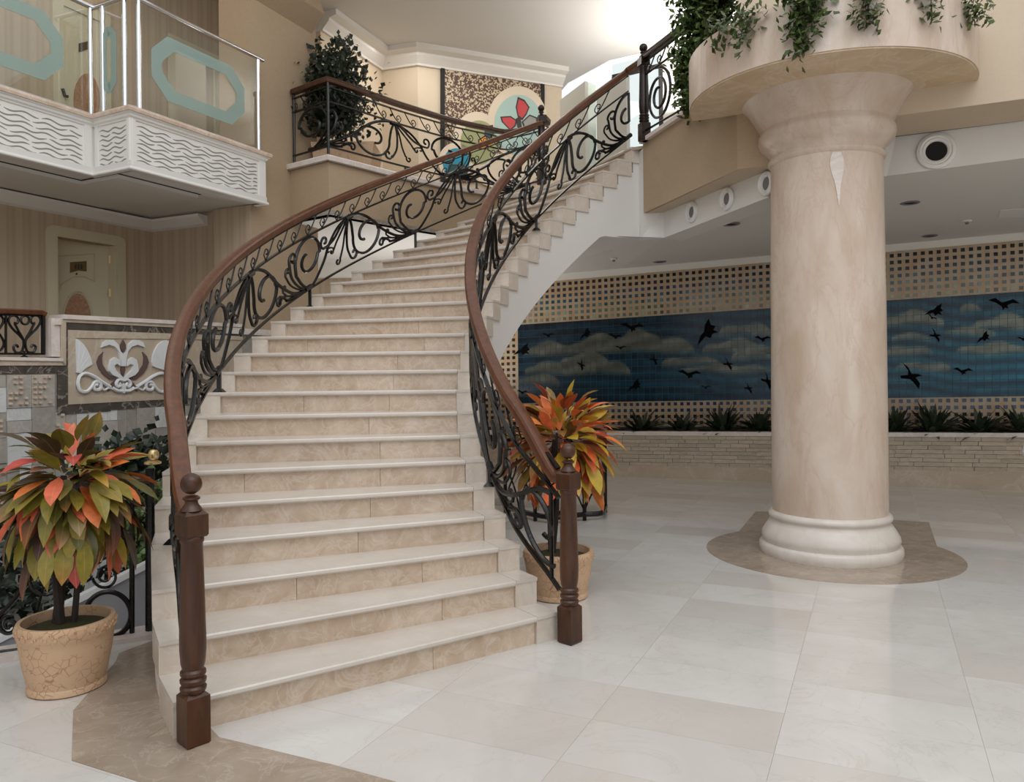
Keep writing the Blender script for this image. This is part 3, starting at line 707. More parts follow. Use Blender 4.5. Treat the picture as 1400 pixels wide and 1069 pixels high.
obj('lower_moulding', MB().sweepz(loop, [(.05, zb0-.01), (-.012, zb0-.01), (-.018, zb0+.0), (-.012, zb0+.02), (.012, zb0+.03), (.02, zb0+.045), (.05, zb0+.045)]), MAT['balcony'], balc)
def wavepanel(a, b, inset0, inset1, rows, wl_):
    d = (b-a).normalized(); nn = Vector((d.y, -d.x, 0))      # towards the room
    L = (b-a).length
    # corner strips
    for x0, x1 in ((0.0, inset0*.8), (L-inset1*.8, L)):
        m = MB(); m.prism([a+d*x0+UP*(zb0+.04)-nn*.04, a+d*x1+UP*(zb0+.04)-nn*.04, a+d*x1+UP*(ZM-.095)-nn*.04, a+d*x0+UP*(ZM-.095)-nn*.04], nn*.024); obj('corner_strip', m, MAT['balcony'], balc)
    z0, z1 = zb0+.075, ZM-.135; x0, x1 = inset0, L-inset1
    for r in range(rows):
        z = z1 - (z1-z0)*(r+.5)/rows
        x = x0 + (.0 if r % 2 == 0 else rr.uniform(.0, .06)); first = True
        while x < x1-.06:
            ln = rr.uniform(.3, .62) if not (first and r % 2) else rr.uniform(.12, .22); first = False
            e = min(x+ln, x1); pts = []; n_ = max(8, int((e-x)/.014)); vs = []; fs = []
            ph = rr.uniform(0, .6)
            for i in range(n_+1):
                s_ = x + (e-x)*i/n_; zz_ = z + .0125*math.sin(2*math.pi*(s_-x0)/wl_ + (r % 2)*1.1 + ph*.6); tp = .0078*min(1, 5*min(i, n_-i)/n_ + .35)
                pts.append((s_, zz_, tp))
            m = MB()
            for (sa, za, ta), (sb, zbb, tb) in zip(pts[:-1], pts[1:]):
                A_ = [a+d*sa+UP*(za-ta), a+d*sb+UP*(zbb-tb), a+d*sb+UP*(zbb+tb), a+d*sa+UP*(za+ta)]
                m.prism([p - nn*.0305 for p in A_], nn*.002)
            obj('wavy_groove', m, MAT['groove'], balc)
            x = e + .025
wavepanel(plan[1]-(plan[2]-plan[1]).normalized()*0 - (plan[3]-plan[2]).normalized()*1.75, plan[1], .0, .10, 8, .25)
wavepanel(plan[1], plan[2], .06, .10, 8, .20)
wavepanel(plan[2], plan[3], .10, .13, 9, .27)
# soffit; a flat dark strip paints the shade of its groove
m = MB(); m.prism([p+UP*zb0 for p in plan] + [plan[-1]-WW*2.2+UP*zb0, dL-dn*.1+UP*zb0], (0, 0, .08))
struct('ceiling_balcony', m, MAT['ceil'], 'grey white soffit under the balcony', cat='ceiling')
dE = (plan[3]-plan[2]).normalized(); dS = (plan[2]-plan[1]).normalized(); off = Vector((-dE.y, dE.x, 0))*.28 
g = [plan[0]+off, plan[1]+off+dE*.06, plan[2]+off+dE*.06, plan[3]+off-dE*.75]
m = MB(); m.sweepz([tuple(p) for p in g], [(-.0, zb0-.004), (.03, zb0-.004), (.03, zb0-.001), (.0, zb0-.001)]); obj('groove_shade', m, MAT['dark'], balc)
m = MB(); m.sweepz([tuple(p) for p in g], [(.05, zb0-.035), (.9, zb0-.035), (.9, zb0), (.05, zb0)]); obj('ceiling_board', m, MAT['ceil'], balc)
# floor of the balcony, upper wall and ceiling behind the glass
m = MB(); m.prism([p+UP*(ZM-.05) for p in plan] + [p0+UP*(ZM-.05), pw+UP*(ZM-.05), pw-WW*2+UP*(ZM-.05), dL-dn*.5+UP*(ZM-.05)], (0, 0, .04))
struct('floor_balcony', m, MAT['inlay'], 'balcony floor behind the glass', cat='floor')
UW = Plane(tuple((DW.lz(0, 0) + dn*0.0).xy), PH)
def up(l, z, o=0): return UW.lz(l, z) + dn*o
uo0, uo1 = UW.l_of(UW.at(238, 110)), UW.l_of(UW.at(292, 110)); zuo = UW.at(265, 72).z
m = MB()
for a, b, z0, z1 in ((lL, uo0, ZM, 7.3), (uo1, lR+2.2, ZM, 7.3), (uo0, uo1, zuo, 7.3)): m.prism([up(a, z0), up(b, z0), up(b, z1), up(a, z1)], dn*-.15)
struct('wall_left_upper', m, MAT['stripe'], 'striped beige wall behind the balcony glass', cat='wall')
m = MB(); m.prism([up(uo0-1, ZM, -1.6), up(uo1+2.5, ZM, -1.6), up(uo1+2.5, 7.2, -1.6), up(uo0-1, 7.2, -1.6)], dn*-.1); struct('wall_room_upper', m, MAT['upper'], 'cream wall of the room behind the balcony', cat='wall')
m = MB(); m.prism([dL+dn*1.9+UP*7.2, p0+UP*7.2+dn*.3, p1+UP*7.2, up(lR+3, 7.2), up(lL, 7.2, -2)], (0, 0, .1)); struct('ceiling_gallery', m, MAT['ceil'], 'ceiling above the balcony', cat='ceiling')

# ------------------------------------------------------------------ upper mezzanine walls and ceiling
zc = 6.72
cp = [atZ(438, 42, zc), atZ(522, 97, zc), atZ(571, 90, zc), atZ(768, 120, zc)]
cp = [Vector((p.x, p.y, 0)) for p in cp]
m = MB()
for a, b in zip(cp[:-1], cp[1:]): m.prism([a+UP*ZM, b+UP*ZM, b+UP*zc, a+UP*zc], Vector((-(b-a).y, (b-a).x, 0)).normalized()*.15)
wu = struct('wall_mezzanine', m, MAT['upper'], 'cream papered wall of the upper mezzanine', cat='wall')
m = MB(); m.sweepz([tuple(p) for p in cp], [(.02, zc-.0), (-.04, zc-.0), (-.05, zc+.03), (-.15, zc+.13), (-.16, zc+.17), (-.28, zc+.20), (-.28, zc+.3), (.02, zc+.3)])
struct('trim_9', m, MAT['cornice'], 'white stepped cornice round the mezzanine ceiling', cat='cornice')
zuc = zc + .28
m = MB(); m.prism([Vector((p[0], p[1], zuc)) for p in ((p0.x-.3, p0.y-.0), (p0.x+.6, p0.y-.6), (2.3, 8.6), (4.2, 8.2), (7, 11), (3.06, 12.75), (2.49, 13.1), (1.74, 13.55), (1.1, 14.6), (.5, 17), (-5, 17))], (0, 0, .12))
struct('ceiling_upper', m, MAT['ceil'], 'white ceiling above the upper mezzanine', cat='ceiling')

# ------------------------------------------------------------------ staircase
stair = thing('staircase', 'broad curved marble staircase with beige veined risers and pale end blocks', 'staircase', st(1, (RI+RO)/2, 0))
WB, NO = .15, .028
def zs(k): return max(0.0, min(RS*k - .75, 3.2))
for k in range(1, NK+1):
    kr = k + NO/((RI+RO)/2)/DT                        # riser face sits behind the nosing
    a, b = RI+WB, RO-WB; z0, z1 = RS*(k-1), RS*k
    k2 = min(k+1, NK+.6) + .13
    # riser slabs: two or three stones across
    cuts = [a, rr.uniform(a+.4, a+.85), b] if k % 3 else [a, rr.uniform(a+.35, a+.7), rr.uniform(a+1.0, b-.35), b]
    for r0, r1 in zip(cuts[:-1], cuts[1:]):
        P = [st(kr, r0+.0012), st(kr, r1-.0012), st(kr+.09, r1-.0012), st(kr+.09, r0+.0012)]
        m = MB(); m.hexa([Vector((p.x, p.y, z0)) for p in P], [Vector((p.x, p.y, z1-.034)) for p in P]); obj('riser', m, MAT['riser'], stair)
    # tread with a small rounded nosing
    ks = [(k, z1-.030), (k-.02, z1-.022), (k-.02, z1-.008), (k, z1), (k2, z1), (k2, z1-.034), (k+.02, z1-.034)]
    m = MB(); n = len(ks); vs = [Vector(st(q, a+.001, z)) for q, z in ks] + [Vector(st(q, b-.001, z)) for q, z in ks]
    m.add(vs, [tuple(range(n)), tuple(range(n, 2*n))[::-1]] + [(i, n+i, n+(i+1) % n, (i+1) % n) for i in range(n)]); obj('tread', m, MAT['tread'], stair)
    for r0, r1 in ((RI-.004, RI+WB-.001), (RO-WB+.001, RO+.004)):
        ke = min(k+1, NK+.6)
        P = [st(k+.01, r0), st(k+.01, r1), st(ke, r1), st(ke, r0)]
        m = MB(); m.hexa([Vector((p.x, p.y, z0-.02 if k > 1 else 0)) for p in P], [Vector((p.x, p.y, z1-.02)) for p in P]); obj('end_block', m, MAT['endblock'], stair)
        P = [st(k-.012, r0-.003), st(k-.012, r1), st(ke+.01, r1), st(ke+.01, r0-.003)]
        m = MB(); m.hexa([Vector((p.x, p.y, z1-.02)) for p in P], [Vector((p.x, p.y, z1+.001)) for p in P]); obj('end_cap', m, MAT['tread'], stair)
# plastered body: stepped top, helical soffit
m = MB(); E_ = .012
for k in range(1, NK+1):
    N = 3
    for i in range(N):
        ka, kb = k+.14+i/N, k+.14+(i+1)/N
        kb = min(kb, NK+.6); zt_ = RS*(k-1) + (.03 if k > 1 else .02)
        ra, rb = RI+E_, RO-E_
        A_ = [st(ka, ra, zs(ka)), st(kb, ra, zs(kb)), st(kb, rb, zs(kb)), st(ka, rb, zs(ka))]
        B_ = [st(ka, ra, max(zt_, zs(ka)+.02)), st(kb, ra, max(zt_, zs(kb)+.02)), st(kb, rb, max(zt_, zs(kb)+.02)), st(ka, rb, max(zt_, zs(ka)+.02))]
        m.quad(*A_[::-1]); m.quad(*B_); m.quad(A_[0], A_[1], B_[1], B_[0]); m.quad(A_[2], A_[3], B_[3], B_[2])
        if i == 0: m.quad(A_[3], A_[0], B_[0], B_[3])
obj('plaster_body', m, MAT['plaster'], stair)
m = MB(); qa, qb = st(26.5, RI+.012, 0), Vector((P2b.x, P2b.y, 0)); qc = Vector((c0.x, c0.y, 0))
m.prism([qa+UP*3.19, qb+UP*(P2b.z), qb+UP*(zlb+.03), qc+UP*(zlb+.03), qc+UP*(ZM-.05), qa+UP*(ZM-.05)], (.02, .12, 0)); obj('plaster_return', m, MAT['plaster'], stair)

# ------------------------------------------------------------------ wrought iron balustrades
def ring(cx, cy, ru, rv, a0, a1, k0=1.0, k1=1.0, n=22):
    return [(cx + ru*(k0+(k1-k0)*i/n)*math.cos(math.radians(a0+(a1-a0)*i/n)), cy + rv*(k0+(k1-k0)*i/n)*math.sin(math.radians(a0+(a1-a0)*i/n))) for i in range(n+1)]
def motif_curves(aspect):
    # aspect = (height of the strip) / (length of one period); u to the right, v up
    q = aspect; A = []
    def curl(cx, cy, r, a0, turns, cw): 
        return ring(cx, cy, r*q, r, a0, a0 + (-1 if cw else 1)*360*turns, 1.0, .25, 20)
    # fan from a lower node at (0,0)
    s1 = cat_rom([(0, .0), (-.07, .14), (-.135, .38)], 5) + ring(-.02, .60, .125, .37, 190, 0, 1, .95, 18) + ring(-.025, .58, .105, .31, 0, -250, 1.0, .30, 26)
    A.append((s1, 1.15))
    A.append((cat_rom([(0, 0), (.06, .10), (.14, .36), (.19, .62), (.27, .86), (.38, 1.0)], 5), 1.0))
    A.append((cat_rom([(0, 0), (-.10, .14), (-.18, .40), (-.205, .68)], 5) + curl(-.168, .72, .125, 170, .95, True), 1.0))
    A.append((cat_rom([(0, 0), (-.10, .10), (-.19, .28), (-.245, .50)], 5) + curl(-.222, .56, .075, 190, .8, True), .8))
    A.append((cat_rom([(0, .0), (-.15, .09), (-.30, .40), (-.44, .80), (-.54, .96), (-.62, 1.0)], 5), 1.25))
    A.append((cat_rom([(0, 0), (-.12, .045), (-.22, .13), (-.27, .25)], 5) + curl(-.255, .31, .055, 200, .7, True), .8))
    A.append((cat_rom([(-.22, .13), (-.26, .17), (-.285, .20)], 4) + curl(-.29, .16, .045, 80, .7, False), .7))
    A.append((cat_rom([(0, 0), (-.10, .02), (-.22, .06), (-.29, .12)], 4)[:-3] + [(-.235, .085), (-.27, .16)] + curl(-.31, .13, .10, 20, 1.05, False), .95))
    # fan from an upper node at (.38,1)
    s2 = cat_rom([(.38, 1), (.405, .80), (.42, .52)], 5) + ring(.545, .46, .125, .38, 180, 360, 1, .95, 18) + ring(.54, .47, .115, .33, 0, 250, 1.0, .30, 26)
    A.append((s2, 1.15))
    A.append((cat_rom([(.38, 1), (.362, .72), (.365, .38), (.395, .16)], 5) + curl(.43, .20, .125, 190, .95, False), 1.0))
    A.append((cat_rom([(.38, 1), (.345, .72), (.325, .45), (.30, .25)], 5) + curl(.275, .20, .08, 30, .9, True), .8))
    A.append((cat_rom([(.38, 1), (.33, .82), (.265, .60), (.235, .47)], 5) + curl(.215, .46, .06, 20, .7, True), .8))
    A.append((cat_rom([(.235, .50), (.21, .54), (.19, .55)], 4) + curl(.185, .50, .05, 90, .7, False), .7))
    A.append((cat_rom([(.38, 1), (.32, .90), (.24, .68), (.17, .60)], 5) + curl(.145, .72, .13, 250, .95, True), .95))
    return A
def rail_profile(w, h):
    return [(-w*.5, -h*.15), (-w*.42, -h*.5), (w*.42, -h*.5), (w*.5, -h*.15), (w*.46, h*.1), (w*.5, h*.2), (w*.40, h*.42), (w*.2, h*.5), (-w*.2, h*.5), (-w*.40, h*.42), (-w*.5, h*.2), (-w*.46, h*.1)]
def newel(parent, base, yaw, hgt, mat, wd=.115):
    root = obj('newel_post', newel_mb(base, yaw, hgt, wd), mat, parent, smooth=True, ang=.6)
    return root
def newel_mb(base, yaw, hgt, wd):
    b = Vector(base); s = hgt/1.19; ex = Vector((math.cos(yaw), math.sin(yaw), 0)); ey = Vector((-ex.y, ex.x, 0)); h = wd/2
    m = MB()
    def blockz(z0, z1, ch):
        lv = [(z0, h-ch*.3), (z0+.01, h), (z1-ch, h), (z1, h-ch)]
        for (za, ra), (zb_, rb) in zip(lv[:-1], lv[1:]):
            P0 = [b + ex*ra*i + ey*ra*j + UP*za*s for i, j in ((-1,-1),(1,-1),(1,1),(-1,1))]; P1_ = [b + ex*rb*i + ey*rb*j + UP*zb_*s for i, j in ((-1,-1),(1,-1),(1,1),(-1,1))]
            m.hexa(P0, P1_)
    blockz(0, .235, .02)
    r = wd*.535
    prof = [(r*.80, .225), (r*.98, .24), (r*1.0, .252), (r*.84, .262), (r*.98, .275), (r*1.0, .287), (r*.84, .297), (r*.98, .31), (r*.96, .322), (r*.80, .332), (r*.92, .36), (r*1.0, .42), (r*1.0, .48), (r*.94, .62), (r*.87, .78), (r*.82, .885), (r*.92, .895), (r*.92, .91), (r*.8, .92)]
    m.lathe([(x, z*s) for x, z in prof], b, 24)
    blockz(.915, 1.035, .022)
    prof = [(r*.86, 1.03), (r*.62, 1.05), (r*.5, 1.06), (r*.48, 1.072), (r*.66, 1.08), (r*.66, 1.087), (r*.45, 1.094)]
    m.lathe([(x, z*s) for x, z in prof], b, 24)
    R_ = r*.82; zc_ = 1.19-.92*R_/s
    m.lathe([(max(.002, R_*math.sin(math.pi*i/14)), (zc_)*s - R_*math.cos(math.pi*i/14)) for i in range(15)], b, 24)
    return m
class StairStrip:
    def __init__(s, rad, kn, P, k0, r0): s.rad, s.kn, s.P, s.k0, s.r0 = rad, kn, P, k0, r0
    def rk(s, k):
        e = max(0, min(1, 1-(k-s.k0)/2.2)); return s.rad + (s.r0-s.rad)*e*e*(3-2*e)
    def __call__(s, u, z): k = s.kn + u*s.P; return st(k, s.rk(k), RS*k + z)
class PathStrip:
    def __init__(s, pts, z0, L):
        s.p = [Vector(p) for p in pts]; s.L = L; s.z0 = z0; s.cum = [0]
        for a, b in zip(s.p[:-1], s.p[1:]): s.cum.append(s.cum[-1] + (Vector((b.x, b.y, 0))-Vector((a.x, a.y, 0))).length)
    def __call__(s, u, z):
        d = max(-.3, min(u*s.L, s.cum[-1]+.3)); i = 0
        while i < len(s.p)-2 and s.cum[i+1] < d: i += 1
        t = (d-s.cum[i])/max(1e-6, s.cum[i+1]-s.cum[i]); q = s.p[i].lerp(s.p[i+1], t); return Vector((q.x, q.y, s.z0+z))
ZB0, ZB1, ZF1, ZH = .125, .685, .865, .925
def ironwork(root, S_, u0, u1, nodes, aspect, frieze_n, r=.0148, flip=1, skip=()):
    def pt(u, v, ): return S_(u, ZB0 + (ZB1-ZB0)*v)
    N = max(8, int((u1-u0)*40))
    for nm, z, w_, h_ in (('bottom_bar', ZB0, .026, .018), ('middle_bar', ZB1, .028, .018), ('top_bar', ZF1, .032, .014)):
        obj(nm, MB().sweep([S_(u0+(u1-u0)*i/N, z) for i in range(N+1)], [(-w_/2, -h_/2), (w_/2, -h_/2), (w_/2, h_/2), (-w_/2, h_/2)]), MAT['iron'], root)
    C = motif_curves(aspect)
    for nd in nodes:
        for ci, (c, th) in enumerate(C):
            pts = [(nd+flip*u, v) for u, v in c]
            n0_ = len(pts); pts = [(u, v) for u, v in pts if u0+.03 < u < u1+.012 and -.02 < v < 1.02]
            if len(pts) < 5 or len(pts) < .55*n0_: continue
            if any(abs(a[0]-b[0]) > .2 for a, b in zip(pts[:-1], pts[1:])): continue
            obj('scroll', MB().tube([pt(u, v) for u, v in pts], r*th, 6), MAT['iron'], root, smooth=True)
        for u, v in ((nd-flip*.02, .035), (nd+flip*.38, .965)):
            if u0+.06 < u < u1:
                a = pt(u-.03, v); b = pt(u+.03, v); obj('collar', MB().tube([a, a.lerp(b, .5), b], .026, 8), MAT['iron'], root, smooth=True)
    du = 1.0/frieze_n; n = int((u1-u0)/du)
    for i in range(n):
        u = u0 + (i+.25)*du
        g = lambda x, y: S_(u+x*du*flip, ZB1+.012 + (ZF1-ZB1-.02)*y)
        m = MB(); m.tube([g(*p) for p in cat_rom([(.0, .0), (.3, .35), (.62, 1.0)], 4)], .0075, 5)
        m.tube([g(*p) for p in cat_rom([(.0, 0), (-.12, .35), (.02, .62), (.17, .45), (.10, .25), (.03, .36)], 4)], .0065, 5)
        obj('frieze_scroll', m, MAT['iron'], root, smooth=True)
def foot(root, top, zbase):
    m = MB(); b = Vector((top.x, top.y, zbase)); m.box(b + UP*((top.z-zbase)/2), .03, .03, top.z-zbase)
    m.hexa([b+Vector((i*.045, j*.045, 0)) for i, j in ((-1,-1),(1,-1),(1,1),(-1,1))], [b+Vector((i*.02, j*.02, .03)) for i, j in ((-1,-1),(1,-1),(1,1),(-1,1))])
    obj('foot_post', m, MAT['iron'], root)

def stair_balustrade(label, rad, k_new, newel_xy, k_top, top_xy, P, first, topmat, group=None):
    root = thing('stair_balustrade', label, 'balustrade', Vector((newel_xy.x, newel_xy.y, 0)), group)
    r_new = (Vector((newel_xy.x, newel_xy.y, 0)) - Vector((CX, CY, 0))).length
    S_ = StairStrip(rad, first, P, k_new, r_new); uk = lambda k: (k-first)/P
    ka = k_new + .12
    # handrail eases into the newel
    pts = []
    n0 = Vector((newel_xy.x, newel_xy.y, 0))
    for i in range(90):
        k = ka + (k_top-.05-ka)*i/89
        e = max(0, 1-(k-ka)/1.7); tt = e*e*(3-2*e)
        p = st(k, S_.rk(k), RS*k + ZH - tt*(RS*ka+ZH-.985))
        pts.append(p)
    pts = [Vector((newel_xy.x, newel_xy.y, pts[0].z-.005))] + pts + [Vector((top_xy.x, top_xy.y, pts[-1].z+.02))]
    obj('handrail', MB().sweep(pts, rail_profile(.09, .07)), MAT['rail'], root, smooth=True, ang=.5)
    obj('newel_post', newel_mb(n0, math.atan2(n0.y-CY, n0.x-CX)+.18, 1.19, .106), MAT['newel'], root, smooth=True, ang=.6)
    obj('newel_post', newel_mb(Vector((top_xy.x, top_xy.y, ZM)), .3, 1.13, .110), topmat, root, smooth=True, ang=.6)
    u0, u1 = uk(k_new+.03), uk(k_top-.1)
    L = rad*DT*P
    ironwork(root, S_, u0, u1, [i for i in range(-1, int(u1)+2)], (ZB1-ZB0)/L, 7 if rad > 4 else 5)
    n = int(u1)+1
    for i in range(0, n):
        k = first + i*P
        if ka+1.0 < k < k_top-.4:
            kk = math.floor(k); foot(root, S_(i, ZB0), RS*kk)
    # upright bar beside the newel
    p = S_(uk(ka+.25), ZB0); q = S_(uk(ka+.25), ZB1); obj('upright', MB().tube([p, q], .014, 8), MAT['iron'], root)
    return root
nl_ = atZ(265, 1016, 0); nr_ = st(.60, RI-.03, 0)
tl_ = st(25.7, RO-.10, ZM); tr_ = atZ(881, 193, ZM)
stair_balustrade('wrought iron balustrade with brown handrail on the left outer side of the staircase', RO-.115, .68, nl_, 25.7, tl_, 5.25, 4.0, MAT['newelblack'])
stair_balustrade('wrought iron balustrade with brown handrail on the right inner side of the staircase', RI+.03, 1.0, nr_, 26.0, tr_, 7.0, 5.0, MAT['newelblack'])

# mezzanine balustrade on the ledge
pm = [ledge[0]+Vector((.05, 0, 0))] + curve[:-1] + [st(25.9, RO-.05, ZM)]
pm = [Vector((p.x, p.y, 0)) for p in pm]
root = thing('mezzanine_balustrade', 'curved dark iron balustrade with large spirals on the mezzanine ledge, below the leafy potted tree', 'balustrade', Vector((pm[1].x, pm[1].y, ZM)))
PS = PathStrip(pm, ZM+.03, 2.35); uL = PS.cum[-1]/2.35; uc = PS.cum[1]/2.35
obj('handrail', MB().sweep([PS(uL*i/70, ZH+.03) for i in range(71)], rail_profile(.085, .07)), MAT['newel'], root, smooth=True, ang=.5)
def u_at(px_):
    return min((abs(pr(PS(i*.005, .5))[0]-px_), i*.005) for i in range(int(uc/.005), int(uL/.005)))[1]
un_ = u_at(540)+.38
ironwork(root, PS, 0.0, uL-.02, [un_-1.0, un_, un_+1.0, un_+2.0], .24, 9, r=.0155, flip=-1)
for d in (0.02, PS.cum[1]): 
    a = PS(d/2.35, 0); b = PS(d/2.35, ZH); obj('corner_post', MB().tube([a, b], .018, 8), MAT['iron'], root)
for uu in (uc+.55, uc+1.1, uc+1.5): foot(root, PS(uu, ZB0), ZM+.03)
# mezzanine balustrade between the right stair head and the ivy
e0 = Vector((tr_.x, tr_.y, 0)); e1 = cc*1.0; e1 = Vector((e1.x, e1.y, 0)); inn = Vector((.10, .04, 0))
root = thing('ledge_balustrade', 'short dark iron balustrade with one big spiral between the stair head and the ivy', 'balustrade', e0+UP*ZM)
PS2 = PathStrip([e0, e1+inn], ZM+.045, 2.2)
obj('handrail', MB().sweep([PS2(.85*i/20, ZH) for i in range(21)], rail_profile(.085, .07)), MAT['newelblack'], root, smooth=True)
N_ = 10
for nm, z in (('bottom_bar', .07), ('middle_bar', ZB1+.03), ('top_bar', ZF1)): obj(nm, MB().tube([PS2(.85*i/N_, z) for i in range(N_+1)], .013, 6), MAT['iron'], root)
L2 = 2.2
def g2(d, z): return PS2(d/L2, z)
sp = [(.33 + .27*(1-.72*i/60)*math.cos(math.radians(80-720*i/60)), .38+.30*(1-.72*i/60)*math.sin(math.radians(80-720*i/60))) for i in range(61)]
obj('scroll', MB().tube([g2(*p) for p in sp], .016, 6), MAT['iron'], root, smooth=True)
sp = [(1.0 + .27*(1-.72*i/60)*math.cos(math.radians(80-720*i/60)), .38+.30*(1-.72*i/60)*math.sin(math.radians(80-720*i/60))) for i in range(61)]
obj('scroll', MB().tube([g2(*p) for p in sp], .016, 6), MAT['iron'], root, smooth=True)
for i in range(5):
    d = .1+i*.24; obj('frieze_scroll', MB().tube([g2(d, ZB1+.04), g2(d+.08, ZB1+.1), g2(d+.16, ZF1)], .008, 5).tube([g2(*p) for p in cat_rom([(d, ZB1+.04), (d-.03, ZB1+.1), (d+.02, ZB1+.13), (d+.05, ZB1+.1), (d+.02, ZB1+.08)], 4)], .007, 5), MAT['iron'], root, smooth=True)

# ------------------------------------------------------------------ column with round planter
colm = thing('column', 'thick round cream marble column carrying a half round planter', 'column', COLC)
obj('base', MB().lathe([(0.0000, 0), (0.5874, 0), (0.5966, .03), (0.5938, .075), (0.5781, .095), (0.5661, .10), (0.5661, .115), (0.5754, .14), (0.5689, .175), (0.5411, .225), (0.5134, .265), (0.4977, .29), (0.4977, .305), (0.5106, .318), (0.5143, .335), (0.5088, .352), (0.4949, .366), (0.4829, .372), (0.0000, .372)], COLC, 64), MAT['columnbase'], colm, smooth=True, ang=.9)
obj('shaft', MB().lathe([(0.0000, .37), (0.4801, .37), (0.4801, 1.2), (0.4755, 2.2), (0.4644, 3.44), (0.0000, 3.44)], COLC, 64), MAT['column'], colm, smooth=True)
obj('capital', MB().lathe([(0.0000, 3.43), (0.4644, 3.43), (0.4856, 3.45), (0.4903, 3.47), (0.4810, 3.49), (0.4690, 3.505), (0.4764, 3.53), (0.5180, 3.57), (0.5605, 3.62), (0.5716, 3.66), (0.5661, 3.70), (0.5476, 3.735), (0.5476, 3.745), (0.5716, 3.79), (0.6151, 3.87), (0.6614, 3.94), (0.7030, 3.985), (0.7197, 4.0), (0.7197, 4.035), (0.0000, 4.035)], COLC, 64), MAT['column'], colm, smooth=True, ang=.6)
a0 = math.atan2(-WW.y, -WW.x)
RD, ZD0, ZD1 = 1.175, 4.0, 4.42
def half(r, n=40, ext=.0): return [COLC + Vector((r*math.cos(a0+math.pi*i/n), r*math.sin(a0+math.pi*i/n), 0)) for i in range(n+1)]
m = MB(); o_ = half(RD); i_ = half(RD-.14)
fr_in = o_ + [o_[-1] + DD*.02]
pl = obj('planter_wall', MB().prism([p+UP*ZD0 for p in o_ + i_[::-1]], (0, 0, ZD1-ZD0)), MAT['column'], colm)
for i in range(16):
    s_, e_ = 40*i//16, 40*(i+1)//16
    pts = half(RD-.01)[s_:e_+1] + half(.6)[s_:e_+1][::-1]
    pts = [COLC + (p-COLC)*1.0 for p in pts]
    mm = MB(); mm.prism([p+UP*(ZD0-.012) for p in pts], (0, 0, .02)); obj('underside_slab', mm, MAT['drumunder'], colm)
obj('soil', MB().prism([p+UP*(ZD1-.12) for p in half(RD-.13)], (0, 0, .05)), MAT['darksoil'], colm)
m = MB(); m.hexa([COLC+Vector((0,0,0))]*4, [COLC]*4) if 0 else None
# pale chip on the shaft
mm = MB()
for i in range(8):
    z = 3.42 - i*.055; w_ = [.035, .055, .06, .05, .035, .022, .015, .01][i]
    aa = math.radians(-101.5) + .004*i
    for (za, wa), (zb_, wb) in [((z, w_), (z-.055, [.055, .06, .05, .035, .022, .015, .01, .004][i]))]:
        rr_ = lambda zz: .480 + (.4645-.480)*max(0, (zz-.8)/2.64) + .006
        P = [COLC + Vector((rr_(zq)*math.cos(aa+s_*wq/.5), rr_(zq)*math.sin(aa+s_*wq/.5), zq)) for zq, wq, s_ in ((za, wa, -1), (za, wa, 1), (zb_, wb, 1), (zb_, wb, -1))]
        mm.quad(*P)
obj('pale_patch', mm, MAT['caps'], colm)

